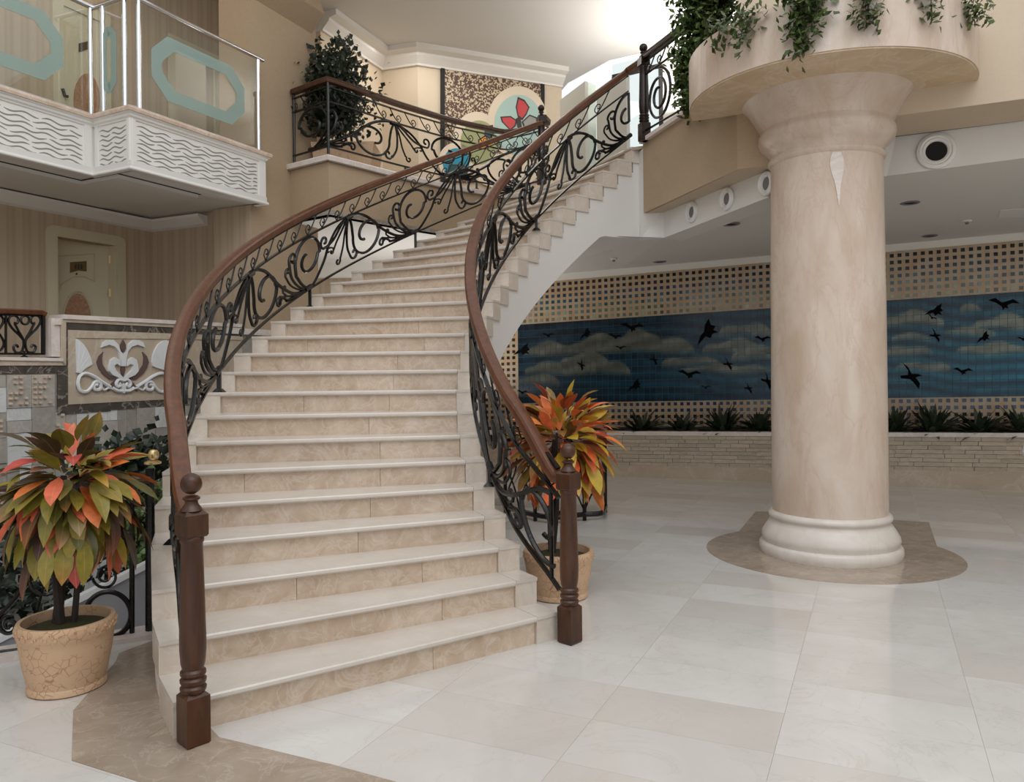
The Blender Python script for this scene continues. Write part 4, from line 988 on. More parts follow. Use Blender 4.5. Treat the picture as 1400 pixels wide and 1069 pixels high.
# ------------------------------------------------------------------ leaves
def leaf_mb(L, W_, droop, fold=.25, n=5, serr=0.0):
    m = MB(); vs = []; fs = []
    for i in range(n+1):
        t_ = i/n; wd = W_*.5*max(0.02, math.sin(math.pi*min(1, t_*1.02+.0))**.8)*(1 if t_ < .98 else .1); x = L*t_*(1-.12*droop*t_); z = -droop*L*.45*t_*t_
        vs += [(x, -wd, z+wd*fold), (x, 0, z), (x, wd, z+wd*fold)]
    for i in range(n):
        a = i*3; fs += [(a, a+1, a+4, a+3), (a+1, a+2, a+5, a+4)]
    m.add(vs, fs); return m
def leaf_mesh(name, mat, **k):
    m = leaf_mb(**k); me = bpy.data.meshes.new(name); me.from_pydata(m.v, [], m.f); me.shade_smooth(); me.materials.append(mat); return me
def croton(label, base, rt, rb, hp, crown_c, crown_r, crown_h, nleaf, mat, seed, group, hang=.9, low=.75, L=(.19, .26)):
    rg = random.Random(seed); b = Vector(base)
    root = thing('potted_croton', label, 'potted plant', b, group)
    prof = [(rb*.2, 0), (rb*.96, 0), (rb*1.03, .008), (rb*1.03, .03), (rb*1.0, .04)]
    for i in range(1, 8): t_ = i/8; prof.append((rb + (rt*.97-rb)*t_ + .005*math.sin(math.pi*t_), .04 + (hp-.075-.04)*t_))
    prof += [(rt*.985, hp-.07), (rt*1.0, hp-.065), (rt*1.0, hp-.008), (rt*.985, hp), (rt*.90, hp), (rt*.885, hp-.012), (rt*.86, hp-.05), (rt*.2, hp-.05)]
    pot = obj('pot', MB().lathe(prof, b, 48), MAT['terracotta'], root, smooth=True, ang=.7)
    mb_ = MB(); n = 90
    for i in range(n):                                 # knotwork on the rim
        a = 2*math.pi*i/n; c = b + Vector((math.cos(a)*rt*1.003, math.sin(a)*rt*1.003, hp-.037 + .014*math.sin(i*1.9)))
        mb_.box(c, .012, .009, .012, (math.cos(a+.5*(i % 2)), math.sin(a+.5*(i % 2)), .3))
    stuff(obj('rim_relief', mb_, MAT['terracotta'], pot))
    ms = MB(); ms.lathe([(.002, hp-.012), (rt*.3, hp-.015), (rt*.6, hp-.03), (rt*.87, hp-.05), (rt*.87, hp-.08), (.002, hp-.08)], b, 24); obj('moss', ms, MAT['soil'], root, smooth=True)
    cc_ = Vector(crown_c)
    for i in range(4):
        a = rg.uniform(0, 6.28); e = cc_ + Vector((math.cos(a)*.06, math.sin(a)*.06, rg.uniform(-.1, .15)))
        s_ = b + Vector((math.cos(a)*.05, math.sin(a)*.05, hp-.06)); mdl = s_.lerp(e, .5) + Vector((rg.uniform(-.03, .03), rg.uniform(-.03, .03), 0))
        obj('stem', MB().tube(cat_rom([s_, mdl, e], 5), .026 if i < 2 else .017, 7, taper=lambda t: 1-.4*t), MAT['trunk'], root, smooth=True)
    metas = [leaf_mesh('leaf', mat, L=1.0, W_=w_, droop=d, fold=f) for w_, d, f in ((.34, .25, .25), (.40, .6, .2), (.32, .9, .3), (.37, .45, .1))]
    for i in range(nleaf):
        a = rg.uniform(0, 2*math.pi); f = (i+.5)/nleaf
        se = math.sin(math.radians(80)) - (math.sin(math.radians(80))+low)*f; el = math.asin(max(-1, min(1, se))) + rg.uniform(-.12, .12)
        inner = rg.uniform(.25, .80)
        d = Vector((math.cos(a)*math.cos(el), math.sin(a)*math.cos(el), math.sin(el)))
        p = cc_ + Vector((d.x*crown_r, d.y*crown_r, d.z*crown_h))*inner
        dr = Vector((d.x*(1.0 if d.z > 0 else .8), d.y*(1.0 if d.z > 0 else .8), d.z*1.1 - hang*(1-.6*max(0, d.z)) + rg.uniform(-.15, .15))).normalized()
        ll = rg.uniform(*L)*(1.0 if f > .15 else .85)
        z_ax = (UP*.45 + d*.8 + Vector((rg.uniform(-.35, .35), rg.uniform(-.35, .35), rg.uniform(-.2, .2)))).normalized()
        y_ax = z_ax.cross(dr).normalized(); z_ax = dr.cross(y_ax).normalized()
        M = Matrix((dr, y_ax, z_ax)).transposed().to_4x4(); M = Matrix.Translation(p - b) @ M @ Matrix.Scale(ll, 4)
        o = bpy.data.objects.new('leaf', metas[rg.randrange(4)]); COL.objects.link(o); o.parent = root; o.matrix_local = M
    return root
pL = atZ(92, 938, 0)
croton('large croton with olive and orange leaves in a terracotta pot, left of the staircase', pL, .232, .182, .36, pL+Vector((.02, .02, .98)), .36, .44, 300, MAT['leafL'], 5, None, L=(.20, .27))
pR = atZ(764, 814, 0)
croton('croton with bright orange and yellow leaves in a terracotta pot, behind the right newel post', pR, .252, .205, .335, pR+Vector((.04, .05, 1.08)), .36, .44, 270, MAT['leafR'], 11, None, hang=.35, low=.8, L=(.20, .28))

def cluster(name, pts, size, mat, parent, rg, n_per=1, up=.3):
    m = MB()
    for p in pts:
        for _ in range(n_per):
            q = Vector(p) + Vector((rg.gauss(0, 1), rg.gauss(0, 1), rg.gauss(0, 1)))*size*.8
            d = Vector((rg.gauss(0, 1), rg.gauss(0, 1), rg.gauss(0, 1)+up)).normalized(); e = d.orthogonal().normalized(); s_ = size*rg.uniform(.7, 1.3)
            f_ = d.cross(e)*.25
            m.add([q, q+d*s_*.5+e*s_*.42+f_*s_*.3, q+d*s_, q+d*s_*.5-e*s_*.42+f_*s_*.3], [(0, 1, 2), (0, 2, 3)])
    o = obj(name, m, mat, parent); return stuff(o)
rg = random.Random(21)
def drum_pt(px, z, r=RD+.03):
    a, b = ab(px, 50); t_ = a/F                         # ray in plan meets the drum circle
    A_ = t_*t_+1; B_ = -2*(t_*COLC.x + COLC.y); C_ = COLC.x**2 + COLC.y**2 - r*r; disc_ = B_*B_-4*A_*C_
    Y = (-B_ - math.sqrt(max(0, disc_)))/(2*A_); return Vector((t_*Y, Y, z))
def ivy(label, px, py_end, n, width, lean=0.0, y0=None):
    top = drum_pt(px, ZD1+.02); tip = drum_pt(px, 4.2); a_, b_ = ab(px, py_end-14); zt_ = H - b_/F*tip.y
    root = thing('trailing_ivy', label, 'ivy', top)
    pts = [top + (Vector((top.x, top.y, 0))-COLC).normalized()*-.1 + UP*.02] + [Vector((top.x+lean*s_, top.y, top.z+(zt_-top.z)*s_)) + Vector((0, -.015, 0)) for s_ in (0, .25, .5, .75, 1)]
    stem = obj('stem', MB().tube(cat_rom(pts, 4), .003, 5), MAT['trunk'], root)
    P = []
    for i in range(n):
        s_ = rg.random()**1.3; w_ = width*(1-s_)**.7+.008
        P.append((top.x + lean*s_ + rg.gauss(0, w_), top.y - .03 + rg.uniform(-.03, .01), top.z + (zt_-top.z)*s_ + .02))
    cluster('foliage', P, .06, MAT['ivy'], root, rg, 2, -.2)
ivy('thin ivy strand at the left end of the round planter', 984, 84, 34, .02, -.03)
ivy('ivy strand second from the left on the round planter', 1020, 76, 60, .045, -.06)
ivy('longest bushy ivy strand at the middle of the round planter', 1091, 90, 190, .075, 0)
ivy('short ivy tuft right of the longest ivy strand', 1112, 46, 60, .05, .03)
ivy('ivy strand right of the middle of the round planter', 1183, 54, 80, .045, 0)
ivy('thin ivy strand on the right part of the round planter', 1272, 48, 40, .025, 0)
ivy('ivy strand at the right end of the round planter by the parapet wall', 1328, 52, 60, .035, .02)
# the big mass of ivy on the balustrade left of the planter
bx = atY(958, 60, 7.75); root = thing('ivy_bush', 'dense dark ivy bush hanging over the balustrade left of the round planter', 'ivy', Vector((bx.x, bx.y, ZM+.05)))
P = []
for i in range(2200):
    px = rg.gauss(962, 15); py = rg.uniform(-45, 110)
    if py > 60: px = rg.gauss(952-(py-60)*.12, 9)
    if rg.random() < .14: px, py = rg.gauss(944, 4), rg.uniform(90, 150)
    if rg.random() < .22: px, py = rg.uniform(965, 1040), rg.uniform(-50, 28 - (1010-px)*-.0)
    P.append(atY(px, py, 7.75 + rg.uniform(-.12, .35)))
cluster('foliage', P, .075, MAT['ivy'], root, rg, 2, -.1)
for i in range(5): 
    a = atY(950+i*8, 125-i*12, 7.9); obj('stem', MB().tube([a, atY(960+i*6, 20, 7.9)], .008, 5), MAT['trunk'], root)

# planter ferns
def fern(label, px, rad, hgt, seed):
    g_ = random.Random(seed); l = bl(px); base = bp(l, zP(l)-.02, PO*.5); base = BW.lz(l, zP(l)+.0) + BN*.40; rad *= 1.5; hgt *= 1.75
    m = MB()
    for i in range(64):
        a = g_.uniform(0, 6.28); el = g_.uniform(.15, 1.25); L_ = rad*g_.uniform(.7, 1.15); d = Vector((math.cos(a)*math.cos(el), math.sin(a)*math.cos(el)*.6, math.sin(el)*hgt/rad))
        p = [base + d*L_*t_ + UP*(-.25*L_*t_*t_) for t_ in (0, .35, .7, 1)]; s_ = Vector((-math.sin(a), math.cos(a), 0))*.034
        vs = []
        for j, q in enumerate(p): w_ = (1, 1.2, .8, .05)[j]; vs += [q-s_*w_, q+s_*w_ + UP*.01]
        m.add(vs, [(2*j, 2*j+1, 2*j+3, 2*j+2) for j in range(3)])
    o = obj('fern', m, MAT['fern'], None, origin=base); tag(o, label, 'plant', 'ferns in the planter below the mural')
names = ['leftmost dark fern in the stone planter, just right of the right croton', 'low dark fern in the planter left of the column, second from the left', 'tall spiky dark fern in the planter left of the column, third from the left', 'dark fern in the planter partly hidden by the left side of the column',
         'dark fern in the planter partly hidden by the right side of the column', 'spiky dark fern first fully visible right of the column', 'spreading dark fern second fully visible right of the column', 'dark fern at the right edge of the photo in the planter']
for (px, ra, hh), nm in zip(((882, .36, .30), (938, .30, .26), (990, .34, .34), (1040, .33, .30), (1216, .30, .30), (1268, .36, .34), (1330, .40, .30), (1386, .38, .32)), names): fern(nm, px, ra, hh, int(px))

# ------------------------------------------------------------------ vents, downlights, detectors, hatch
def vent(label, c, n, r, dark):
    n = n.normalized(); q = n.to_track_quat('Z', 'Y').to_matrix().to_4x4(); root = thing('air_vent', label, 'vent', c, 'round air vents on the white beam')
    def L(prof): 
        m = MB().lathe(prof, (0, 0, 0), 32, caps=False); m.v = [tuple(c + (q @ Vector(v))) for v in m.v]; return m
    obj('flange', L([(r, .0), (r*.98, .02), (r*.82, .035), (r*.74, .02), (r*.66, .03), (r*.56, .02), (r*.52, -.005)]), MAT['vent'], root, smooth=True)
    d = MB().lathe([(.001, .004), (r*.54, .004), (r*.54, .0), (.001, 0)], (0, 0, 0), 28); d.v = [tuple(c + (q @ Vector(v))) for v in d.v]; obj('throat', d, MAT['black'] if dark else MAT['dullgrey'], root)
leftn = Vector(((P3b-P2b).y, -(P3b-P2b).x, 0)).normalized()
if leftn.dot(Vector((0, 0, 0)) - P2b) < 0: leftn = -leftn
lp = Plane((P2b.x, P2b.y), math.atan2((P3b-P2b).x, (P3b-P2b).y))
for (px, py), nm in (((947, 290), 'round white air vent on the beam, farthest left'), ((995, 272), 'round white air vent on the beam, second from the left'), ((1049, 251), 'round white air vent on the beam half hidden by the column')):
    c = lp.at(px, py) + leftn*.004; vent(nm, c, leftn, .115, False)
rp = Plane((P4b.x, P4b.y), math.atan2((P5b-P4b).x, (P5b-P4b).y)); rn = -DD
c = rp.at(1280, 207) + rn*.006; vent('large round white air vent with a black throat, right of the column', c, rn, .165, True)
def downlight(label, px, py):
    c = on_ceiling(px, py)
    root = thing('downlight', label, 'downlight', c, 'recessed downlights in the low ceiling')
    obj('trim_ring', MB().lathe([(.10, -.001), (.10, -.008), (.085, -.014), (.075, -.006), (.07, .0)], c, 24, caps=False), MAT['dullgrey'], root, smooth=True)
    obj('lamp', MB().lathe([(.001, -.006), (.05, -.008), (.072, -.002), (.001, -.001)], c, 20), MAT['black'], root)
for a in (('recessed downlight under the left beam, nearest the air vents', 999, 306), ('recessed downlight beside the white stair side', 818, 342), ('recessed downlight close to the mosaic left of the column', 902, 357.5), ('recessed downlight right of the column, nearer one', 1244, 277), ('recessed downlight right of the column, farther one', 1271, 322)): downlight(*a)
for nm, px, py in (('small smoke detector on the low ceiling left of the column', 839, 353), ('small smoke detector on the low ceiling right of the column', 1322, 301)):
    c = on_ceiling(px, py); root = thing('smoke_detector', nm, 'detector', c)
    obj('base', MB().lathe([(.001, -.002), (.055, -.002), (.055, -.016), (.04, -.024), (.001, -.024)], c, 20), MAT['vent'], root, smooth=True)
    obj('sensor', MB().lathe([(.001, -.024), (.022, -.024), (.018, -.05), (.001, -.052)], c, 14), MAT['dullgrey'], root, smooth=True)
hq = [on_ceiling(*p) for p in ((1368, 287), (1402, 285), (1402, 296), (1364, 298))]
if all(hq):
    o = obj('ceiling_hatch', MB().prism([p-UP*.006 for p in hq], (0, 0, .005)), MAT['vent'], None, origin=hq[0]); tag(o, 'flush white access hatch in the low ceiling at the right edge', 'hatch')

# ------------------------------------------------------------------ balcony glass railing
GZ = 5.44
root = thing('glass_railing', 'glass balcony railing with frosted octagons and chrome posts', 'railing', plan[2]+UP*(ZM+.012))
off_in = .045
ins_ = []
for i in range(4):
    d0 = (plan[i]-plan[i-1]).normalized() if i else (plan[1]-plan[0]).normalized(); d1 = (plan[i+1]-plan[i]).normalized() if i < 3 else d0
    n0 = Vector((-d0.y, d0.x, 0)); n1 = Vector((-d1.y, d1.x, 0)); q = n0+n1; q = q/max(.35, q.length_squared)*2; ins_.append(plan[i] + q*off_in)
obj('top_rail', MB().tube([ins_[0]+UP*GZ, ins_[1]+UP*GZ], .026, 12).tube([ins_[1]+UP*GZ, ins_[2]+UP*GZ], .026, 12).tube([ins_[2]+UP*GZ, ins_[3]+UP*GZ], .026, 12), MAT['chrome'], root, smooth=True)
for px in (124, 141, 170.5, 190, 352.5):
    seg = 0 if px < 130 else 1 if px < 180 else 2
    pl_ = Plane((ins_[seg].x, ins_[seg].y), math.atan2((ins_[seg+1]-ins_[seg]).x, (ins_[seg+1]-ins_[seg]).y)); c = pl_.at(px, 100); c.z = ZM+.012
    post = obj('post', MB().tube([c, Vector((c.x, c.y, GZ-.02))], .024, 12), MAT['chrome'], root, smooth=True)
for i in range(3):
    a, b = ins_[i], ins_[i+1]; d = (b-a).normalized(); nn = Vector((d.y, -d.x, 0)); L_ = (b-a).length
    obj('base_rail', MB().box((a+b)/2+UP*(ZM+.03), L_-.02, .03, .035, d), MAT['steelstrip'], root)
    g0, g1 = a + d*.05, b - d*(.05 if i < 2 else .12)
    obj('glass_pane', MB().prism([g0+UP*(ZM+.05), g1+UP*(ZM+.05), g1+UP*(GZ-.05), g0+UP*(GZ-.05)], nn*.008), MAT['glass'], root)
    # frosted octagon border
    if i == 0: x0, x1 = L_-1.62, L_-.34
    elif i == 1: x0, x1 = .14, L_-.20
    else: x0, x1 = .24, L_-.32
    z0, z1 = ZM+.22, GZ-.25
    def octo(x0, x1, z0, z1, c): return [(x0+c, z0), (x1-c, z0), (x1, z0+c), (x1, z1-c), (x1-c, z1), (x0+c, z1), (x0, z1-c), (x0, z0+c)]
    w_ = .13 if i != 1 else .09; A_ = octo(x0, x1, z0, z1, .2 if i != 1 else .09); B_ = octo(x0+w_, x1-w_, z0+w_, z1-w_, .16 if i != 1 else .05)
    m = MB(); A3 = [a+d*x+UP*z+nn*.011 for x, z in A_]; B3 = [a+d*x+UP*z+nn*.011 for x, z in B_]
    for j in range(8): m.prism([A3[j], A3[(j+1) % 8], B3[(j+1) % 8], B3[j]], nn*.002)
    obj('frosted_border', m, MAT['frost'], root)

# ------------------------------------------------------------------ doors
def doorframe(parent_, lz, l0, l1, z0, z1, w_, o, mat, rad=.1):
    outer = [(l0-w_, z0)] + [(l0-w_+rad-rad*math.cos(t), z1+w_-rad+rad*math.sin(t)) for t in [math.pi/2*i/6 for i in range(7)]] + [(l1+w_-rad+rad*math.sin(t), z1+w_-rad+rad*math.cos(t)) for t in [math.pi/2*i/6 for i in range(7)]] + [(l1+w_, z0)]
    inner = [(l0, z0), (l0, z1), (l1, z1), (l1, z0)]
    m = MB(); po = [lz(l, z, o) for l, z in outer]; pi_ = [lz(l, z, o) for l, z in inner]
    n = len(po); idx = [0]*8 + [1]*0
    m.prism([po[0]] + po[1:8] + [pi_[1], pi_[0]], dn*.03); m.prism(po[7:9] + [pi_[2], pi_[1]], dn*.03); m.prism(po[8:] + [pi_[3], pi_[2]], dn*.03)
    return obj('door_frame', m, mat, parent_)
root = thing('door', 'open cream door with brass hinges, bronze number plate and oval floral panel', 'door', dp(lo1, ZR, 0)); root['kind'] = 'structure'; root.name = 'door_1'
doorframe(root, dp, lo0, lo1, ZR, zdo, (lo0-f0), 0.0, MAT['dooroff'], .09)
m = MB()
for a in (lo0, lo1): m.prism([dp(a, ZR, -.15), dp(a, zdo, -.15), dp(a, zdo, 0), dp(a, ZR, 0)], DW.d3*.03*(1 if a == lo0 else -1))
obj('jamb', m, MAT['dooroff'], root)
# leaf swung inwards from the right jamb: use the picture of its face
hinge = dp(lo1-.03, 0, -.10); hp_ = Plane((hinge.x, hinge.y), 0)
far_ = DW.at(76, 345, 0); farp = dp(lo0+.02, 0, -.34); hd_ = (farp-hinge).normalized(); LP = Plane((hinge.x, hinge.y), math.atan2(hd_.x, hd_.y))
ln_ = LP.n3 if LP.n3.dot(-hinge) > 0 else -LP.n3
ztop = LP.at(150, 330).z; Lw = (farp-hinge).length
def dl(px, py, o=0): return LP.at(px, py) + ln_*o
lf = obj('door_leaf', MB().prism([hinge+UP*(ZR+.01), farp+UP*(ZR+.01), farp+UP*ztop, hinge+UP*ztop], ln_*-.045), MAT['dooroff'], root)
def dpoly(name, pts, o, th, mat, par): return obj(name, MB().prism([dl(x, y, o) for x, y in pts], ln_*th), mat, par)
frame_px = [(80, 350), (129, 347), (129, 385), (116, 378), (100, 378), (84, 388), (80, 398)]
m = MB(); m.tube([dl(x, y, .006) for x, y in frame_px], .008, 6, closed=True); obj('moulding', m, MAT['dooroff'], lf)
dpoly('number_plate', [(95.5, 358.5), (118, 357), (118, 371), (107, 370), (95.5, 373)], .002, .008, MAT['plate'], lf)
for x in (103, 107, 111): dpoly('digit', [(x-1.2, 361.5), (x+1.2, 361.3), (x+1.2, 367.8), (x-1.2, 368)], .0105, .001, MAT['ink'], lf)
dpoly('peephole', [(104.5+1.3*math.cos(t), 374.5+1.5*math.sin(t)) for t in [i*math.pi/4 for i in range(8)]], .002, .006, MAT['ink'], lf)
ov = [(106+18.5*math.cos(t), 443+42*math.sin(t)) for t in [i*2*math.pi/32 for i in range(32)]]
dpoly('oval_panel', ov, .002, .004, MAT['oval'], lf)
m = MB(); m.tube([dl(106+20.5*math.cos(t), 443+45*math.sin(t), .006) for t in [i*2*math.pi/40 for i in range(40)]], .012, 6, closed=True); obj('oval_moulding', m, MAT['dooroff'], lf, smooth=True)
for y in (354.5, 400): dpoly('hinge', [(146.8, y-5), (153, y-5), (153, y+6), (146.8, y+6)], .02, .02, MAT['gold'], lf)
m = MB(); m.prism([dl(120, 324, .02), dl(129, 325, .02), dl(129, 330, .02), dl(120, 330, .02)], ln_*.06); m.tube([dl(129, 327, .05), dl(150, 330, .05)], .008, 5); obj('door_closer', m, MAT['dark'], lf)
# doors behind the glass on the upper level
root = thing('door_2', 'cream door frame round a dark doorway behind the balcony glass', 'door', up(uo0, ZM)); root['kind'] = 'structure'
m = MB(); fw = .1
for a, b, z0, z1 in ((uo0-fw, uo0, ZM, zuo+fw), (uo1, uo1+fw, ZM, zuo+fw), (uo0, uo1, zuo, zuo+fw)): m.prism([up(a, z0), up(b, z0), up(b, z1), up(a, z1)], dn*.03)
obj('door_frame', m, MAT['dooroff'], root)
m = MB(); m.prism([up(uo0-.1, ZM, -.5), up(uo0+(uo1-uo0)*.55, ZM, -.5), up(uo0+(uo1-uo0)*.55, zuo-.35, -.5), up(uo0-.1, zuo-.35, -.5)], dn*-.02); obj('doorway_shade', m, MAT['dark'], root)  # dark sheet stands in for the shade inside the doorway
root = thing('door_3', 'cream door with oval floral panel and number plate behind the left glass pane', 'door', up(UW.l_of(UW.at(100, 100)), ZM)); root['kind'] = 'structure'
ua, ub = UW.l_of(UW.at(84, 60)), UW.l_of(UW.at(138, 60)); zt2 = UW.at(110, 20).z
m = MB(); m.prism([up(ua, ZM, .01), up(ub, ZM, .01), up(ub, zt2, .01), up(ua, zt2, .01)], dn*.02); lf = obj('door_leaf', m, MAT['dooroff'], root)
m = MB()
for a, b, z0, z1 in ((ua-.14, ua, ZM, zt2+.12), (ub, ub+.1, ZM, zt2+.12), (ua, ub, zt2, zt2+.12)): m.prism([up(a, z0), up(b, z0), up(b, z1), up(a, z1)], dn*.05)
obj('door_frame', m, MAT['dooroff'], root)
def uq(px, py, o): return UW.at(px, py) + dn*o
obj('oval_panel', MB().prism([uq(116+18*math.cos(t), 137+36*math.sin(t), .031) for t in [i*2*math.pi/28 for i in range(28)]], dn*.004), MAT['oval'], lf)
obj('number_plate', MB().prism([uq(x, y, .031) for x, y in ((105, 60), (121, 56), (121, 67), (105, 72))], dn*.006), MAT['plate'], lf)
obj('handle', MB().tube([uq(81, 122, .06), uq(84, 132, .06), uq(88, 133, .06)], .02, 6), MAT['ink'], lf)

# ------------------------------------------------------------------ retaining wall with relief panel, tiles, caps and gallery rail
RW = PB; rn_ = RW.n3 if RW.n3.dot(Vector((1, 0, 0))) > 0 else -RW.n3
def rw(px, py, o=0): 
    return RW.at(px, py) + rn_*o
def rl(l, z, o=0): return RW.lz(l, z) + rn_*o
l82 = RW.l_of(RW.at(83, 480)); zhi = (RW.at(85, 436).z + RW.at(240, 444).z)/2; zlo = RW.at(40, 487).z; lend = 1.86
wr = MB()
wr.prism([rl(-6, -1.3), rl(l82, -1.3), rl(l82, zlo-.05), rl(-6, zlo-.05)], rn_*-.2); wr.prism([rl(l82, -1.3), rl(lend, -1.3), rl(lend, zhi-.05), rl(l82, zhi-.05)], rn_*-.2)
wr = struct('wall_left_lower', wr, MAT['tileg'], 'stone clad retaining wall below the gallery with patchwork tiles', cat='wall')
def rpoly(name, pts, o, th, mat, par): return obj(name, MB().prism([rw(x, y, o) for x, y in pts], rn_*th), mat, par)
# caps
rpoly('cap_stone', [(83, 430), (330, 443.1), (330, 447.7), (83, 436)], -.16, .20, MAT['caps'], wr)
rpoly('cap_stone', [(83, 436), (330, 447.7), (330, 452.3), (88, 440.5), (88, 499), (83, 499)], -.05, .075, MAT['beigepanel'], wr)
rpoly('cap_stone', [(-60, 487), (83, 489.5), (83, 494), (-60, 491.5)], -.16, .20, MAT['caps'], wr)
rpoly('cap_stone', [(-60, 491.5), (83, 494), (88, 499.5), (-60, 500)], -.05, .075, MAT['beigepanel'], wr)
m = MB(); m.prism([rl(l82-.05, zhi-.06, -.2), rl(lend, zhi-.06, -.2), rl(lend, zhi, -.2), rl(l82-.05, zhi, -.2)], rn_*.21); m.prism([rl(l82-.08, zlo, -.18), rl(l82, zlo, -.18), rl(l82, zhi, -.18), rl(l82-.08, zhi, -.18)], rn_*.17)
m.prism([rl(lend-.6, zhi-.06, -.1), rl(lend+.25, zhi-.06, -.1), rl(lend+.25, zhi+.01, -.1), rl(lend-.6, zhi+.01, -.1)], rn_*.14)
obj('cap_core', m, MAT['caps'], wr)
# dark marble bands
for pts in ([(88, 440.5), (170, 444.3), (170, 454), (91, 450.5)], [(170, 444.3), (330, 451.6), (330, 458.3), (170, 454)], [(88, 440.5), (91, 450.5), (91.5, 553), (77.5, 567), (77.5, 500), (88, 499)], [(91.5, 553), (150, 550), (150, 562), (77.5, 567)], [(150, 550), (184, 548.2), (184, 558.3), (150, 560.5)], [(184, 548.2), (330, 540.3), (330, 548.4), (184, 558.3)],
            [(-60, 500), (30, 500), (30, 511), (-60, 512)], [(30, 500), (77.5, 499.5), (77.5, 509.5), (30, 511)]): rpoly('dark_marble_slab', pts, .0, .016, MAT['darkmarble'], wr)
# patchwork tiles
rq = random.Random(9)
lt0, lt1 = RW.l_of(RW.at(-150, 560)), RW.l_of(RW.at(262, 560)); sz = .215
def zband(l): return None
zt_left = RW.at(40, 511).z; zt_r = RW.at(150, 559).z; ltc = RW.l_of(RW.at(77.5, 540))
bumpy = MB()
i = 0; l = lt0
while l < lend:
    zt_ = zt_left if l < ltc - .05 else zt_r
    e = l+sz
    if l < ltc-.05 and e > ltc: e = ltc
    z = zt_ - .005
    while z > -.6:
        h_ = sz*rq.choice((1, 1, .5, 1.35)); c = rq.random(); o = rq.choice((.008, .012, .02))
        sp_ = [(l, e)] if rq.random() < .62 else [(l, (l+e)/2), ((l+e)/2, e)]
        for a, b in sp_:
            mt = MAT['tilew'] if rq.random() < .38 else MAT['tileg']
            obj('tile', MB().prism([rl(a+.002, z-h_+.002), rl(b-.002, z-h_+.002), rl(b-.002, z-.002), rl(a+.002, z-.002)], rn_*o), mt, wr)
            if rq.random() < .2:
                for bx_ in range(max(1, int((b-a)/.045))):
                    for by_ in range(int(h_/.045)):
                        if rq.random() < .6: bumpy.box(rl(a+.024+bx_*.045, z-.024-by_*.045, o+.008), .026, .026, .02, RW.d3)
        z -= h_
    l = e
stuff(obj('small_cubes', bumpy, MAT['pinkmarble'], wr))
# relief panel
def rcrop(x, y): return 80+x/7.368, 430+y/7.368
root = thing('relief_panel', 'beige stone panel with white carved palmettes and scrolls on the retaining wall', 'relief', rw(160, 553, .02))
obj('panel', MB().prism([rw(x, y, .0) for x, y in ((91, 451), (330, 459.4), (330, 540.4), (91.5, 553))], rn_*.012), MAT['beigepanel'], root)
for pts in ([(91, 451), (330, 459.4), (330, 464.8), (101, 462)], [(91, 451), (101, 462), (101.5, 543), (91.5, 553)], [(91.5, 553), (101.5, 543), (330, 534.5), (330, 540.4)]):
    obj('border', MB().prism([rw(x, y, .012) for x, y in pts], rn_*.01), MAT['beigepanel'], root)
def orn(name, pts, mat, th=.022): return obj(name, MB().prism([rw(*rcrop(x, y), .012) for x, y in pts], rn_*th), mat, root)
def orn_t(name, pts, r_, mat=None): return obj(name, MB().tube([rw(*rcrop(x, y), .03) for x, y in cat_rom(pts, 5)], r_, 6), mat or MAT['white'], root, smooth=True)
orn('palmette', [(155, 245), (185, 260), (230, 300), (270, 360), (300, 430), (318, 500), (240, 550), (200, 590), (160, 585)], MAT['white'])
fanc = [(930, 520), (922, 480), (930, 420), (950, 360), (985, 300), (1030, 265), (1065, 258), (1100, 275), (1135, 310), (1165, 370), (1170, 470), (1120, 545), (1050, 560), (1000, 545)]
orn('palmette', fanc, MAT['white'])
for x, y in ((985, 320), (1040, 290), (1100, 300), (1145, 370), (960, 410)): orn_t('palmette_rib', [(1050, 550), ((1050+x)/2+5, (550+y)/2), (x, y)], .006)
for x, y in ((190, 280), (245, 340), (285, 420), (300, 490)): orn_t('palmette_rib', [(170, 580), ((170+x)/2, (580+y)/2), (x, y)], .006)
for s_ in (1, -1):
    X = lambda x: 632 + s_*(x-632)
    orn('acanthus_leaf', [(X(610), 520), (X(600), 430), (X(585), 370), (X(550), 325), (X(490), 305), (X(415), 330), (X(430), 285), (X(470), 260), (X(530), 255), (X(580), 300), (X(605), 375), (X(632), 395), (X(632), 520)], MAT['white'])
    orn('acanthus_leaf', [(X(632), 640), (X(590), 600), (X(550), 560), (X(535), 515), (X(560), 495), (X(600), 520), (X(590), 460), (X(545), 430), (X(505), 455), (X(490), 510), (X(485), 570), (X(520), 610), (X(590), 640), (X(632), 655)], MAT['white'], .03)
    orn('brown_leaf', [(X(560), 655), (X(500), 655), (X(430), 600), (X(390), 540), (X(370), 480), (X(390), 420), (X(435), 375), (X(420), 430), (X(425), 500), (X(460), 560), (X(500), 610), (X(560), 635)], MAT['brownleaf'], .014)
    orn_t('scroll', [(X(500), 730), (X(420), 680), (X(330), 620), (X(250), 592), (X(195), 620), (X(175), 690), (X(200), 765), (X(260), 775), (X(310), 730), (X(345), 680), (X(400), 690), (X(395), 750), (X(345), 755), (X(335), 715), (X(370), 705)], .017)
    orn_t('scroll', [(X(410), 735), (X(440), 760), (X(480), 740), (X(515), 745)], .011)
    orn_t('scroll', [(X(632), 665), (X(590), 655), (X(560), 690), (X(575), 725), (X(605), 710), (X(590), 690)], .016)
    orn_t('scroll', [(X(625), 770), (X(570), 765), (X(525), 740)], .018)
    orn('brown_leaf', [(X(560), 660), (X(540), 740), (X(480), 775), (X(520), 690)], MAT['brownleaf'], .012)
orn('brown_bud', [(632, 255), (655, 300), (658, 345), (632, 385), (608, 345), (610, 300)], MAT['brownleaf'], .02)
orn('brown_bud', [(615, 510), (650, 510), (655, 560), (632, 640), (610, 560)], MAT['brownleaf'], .016)
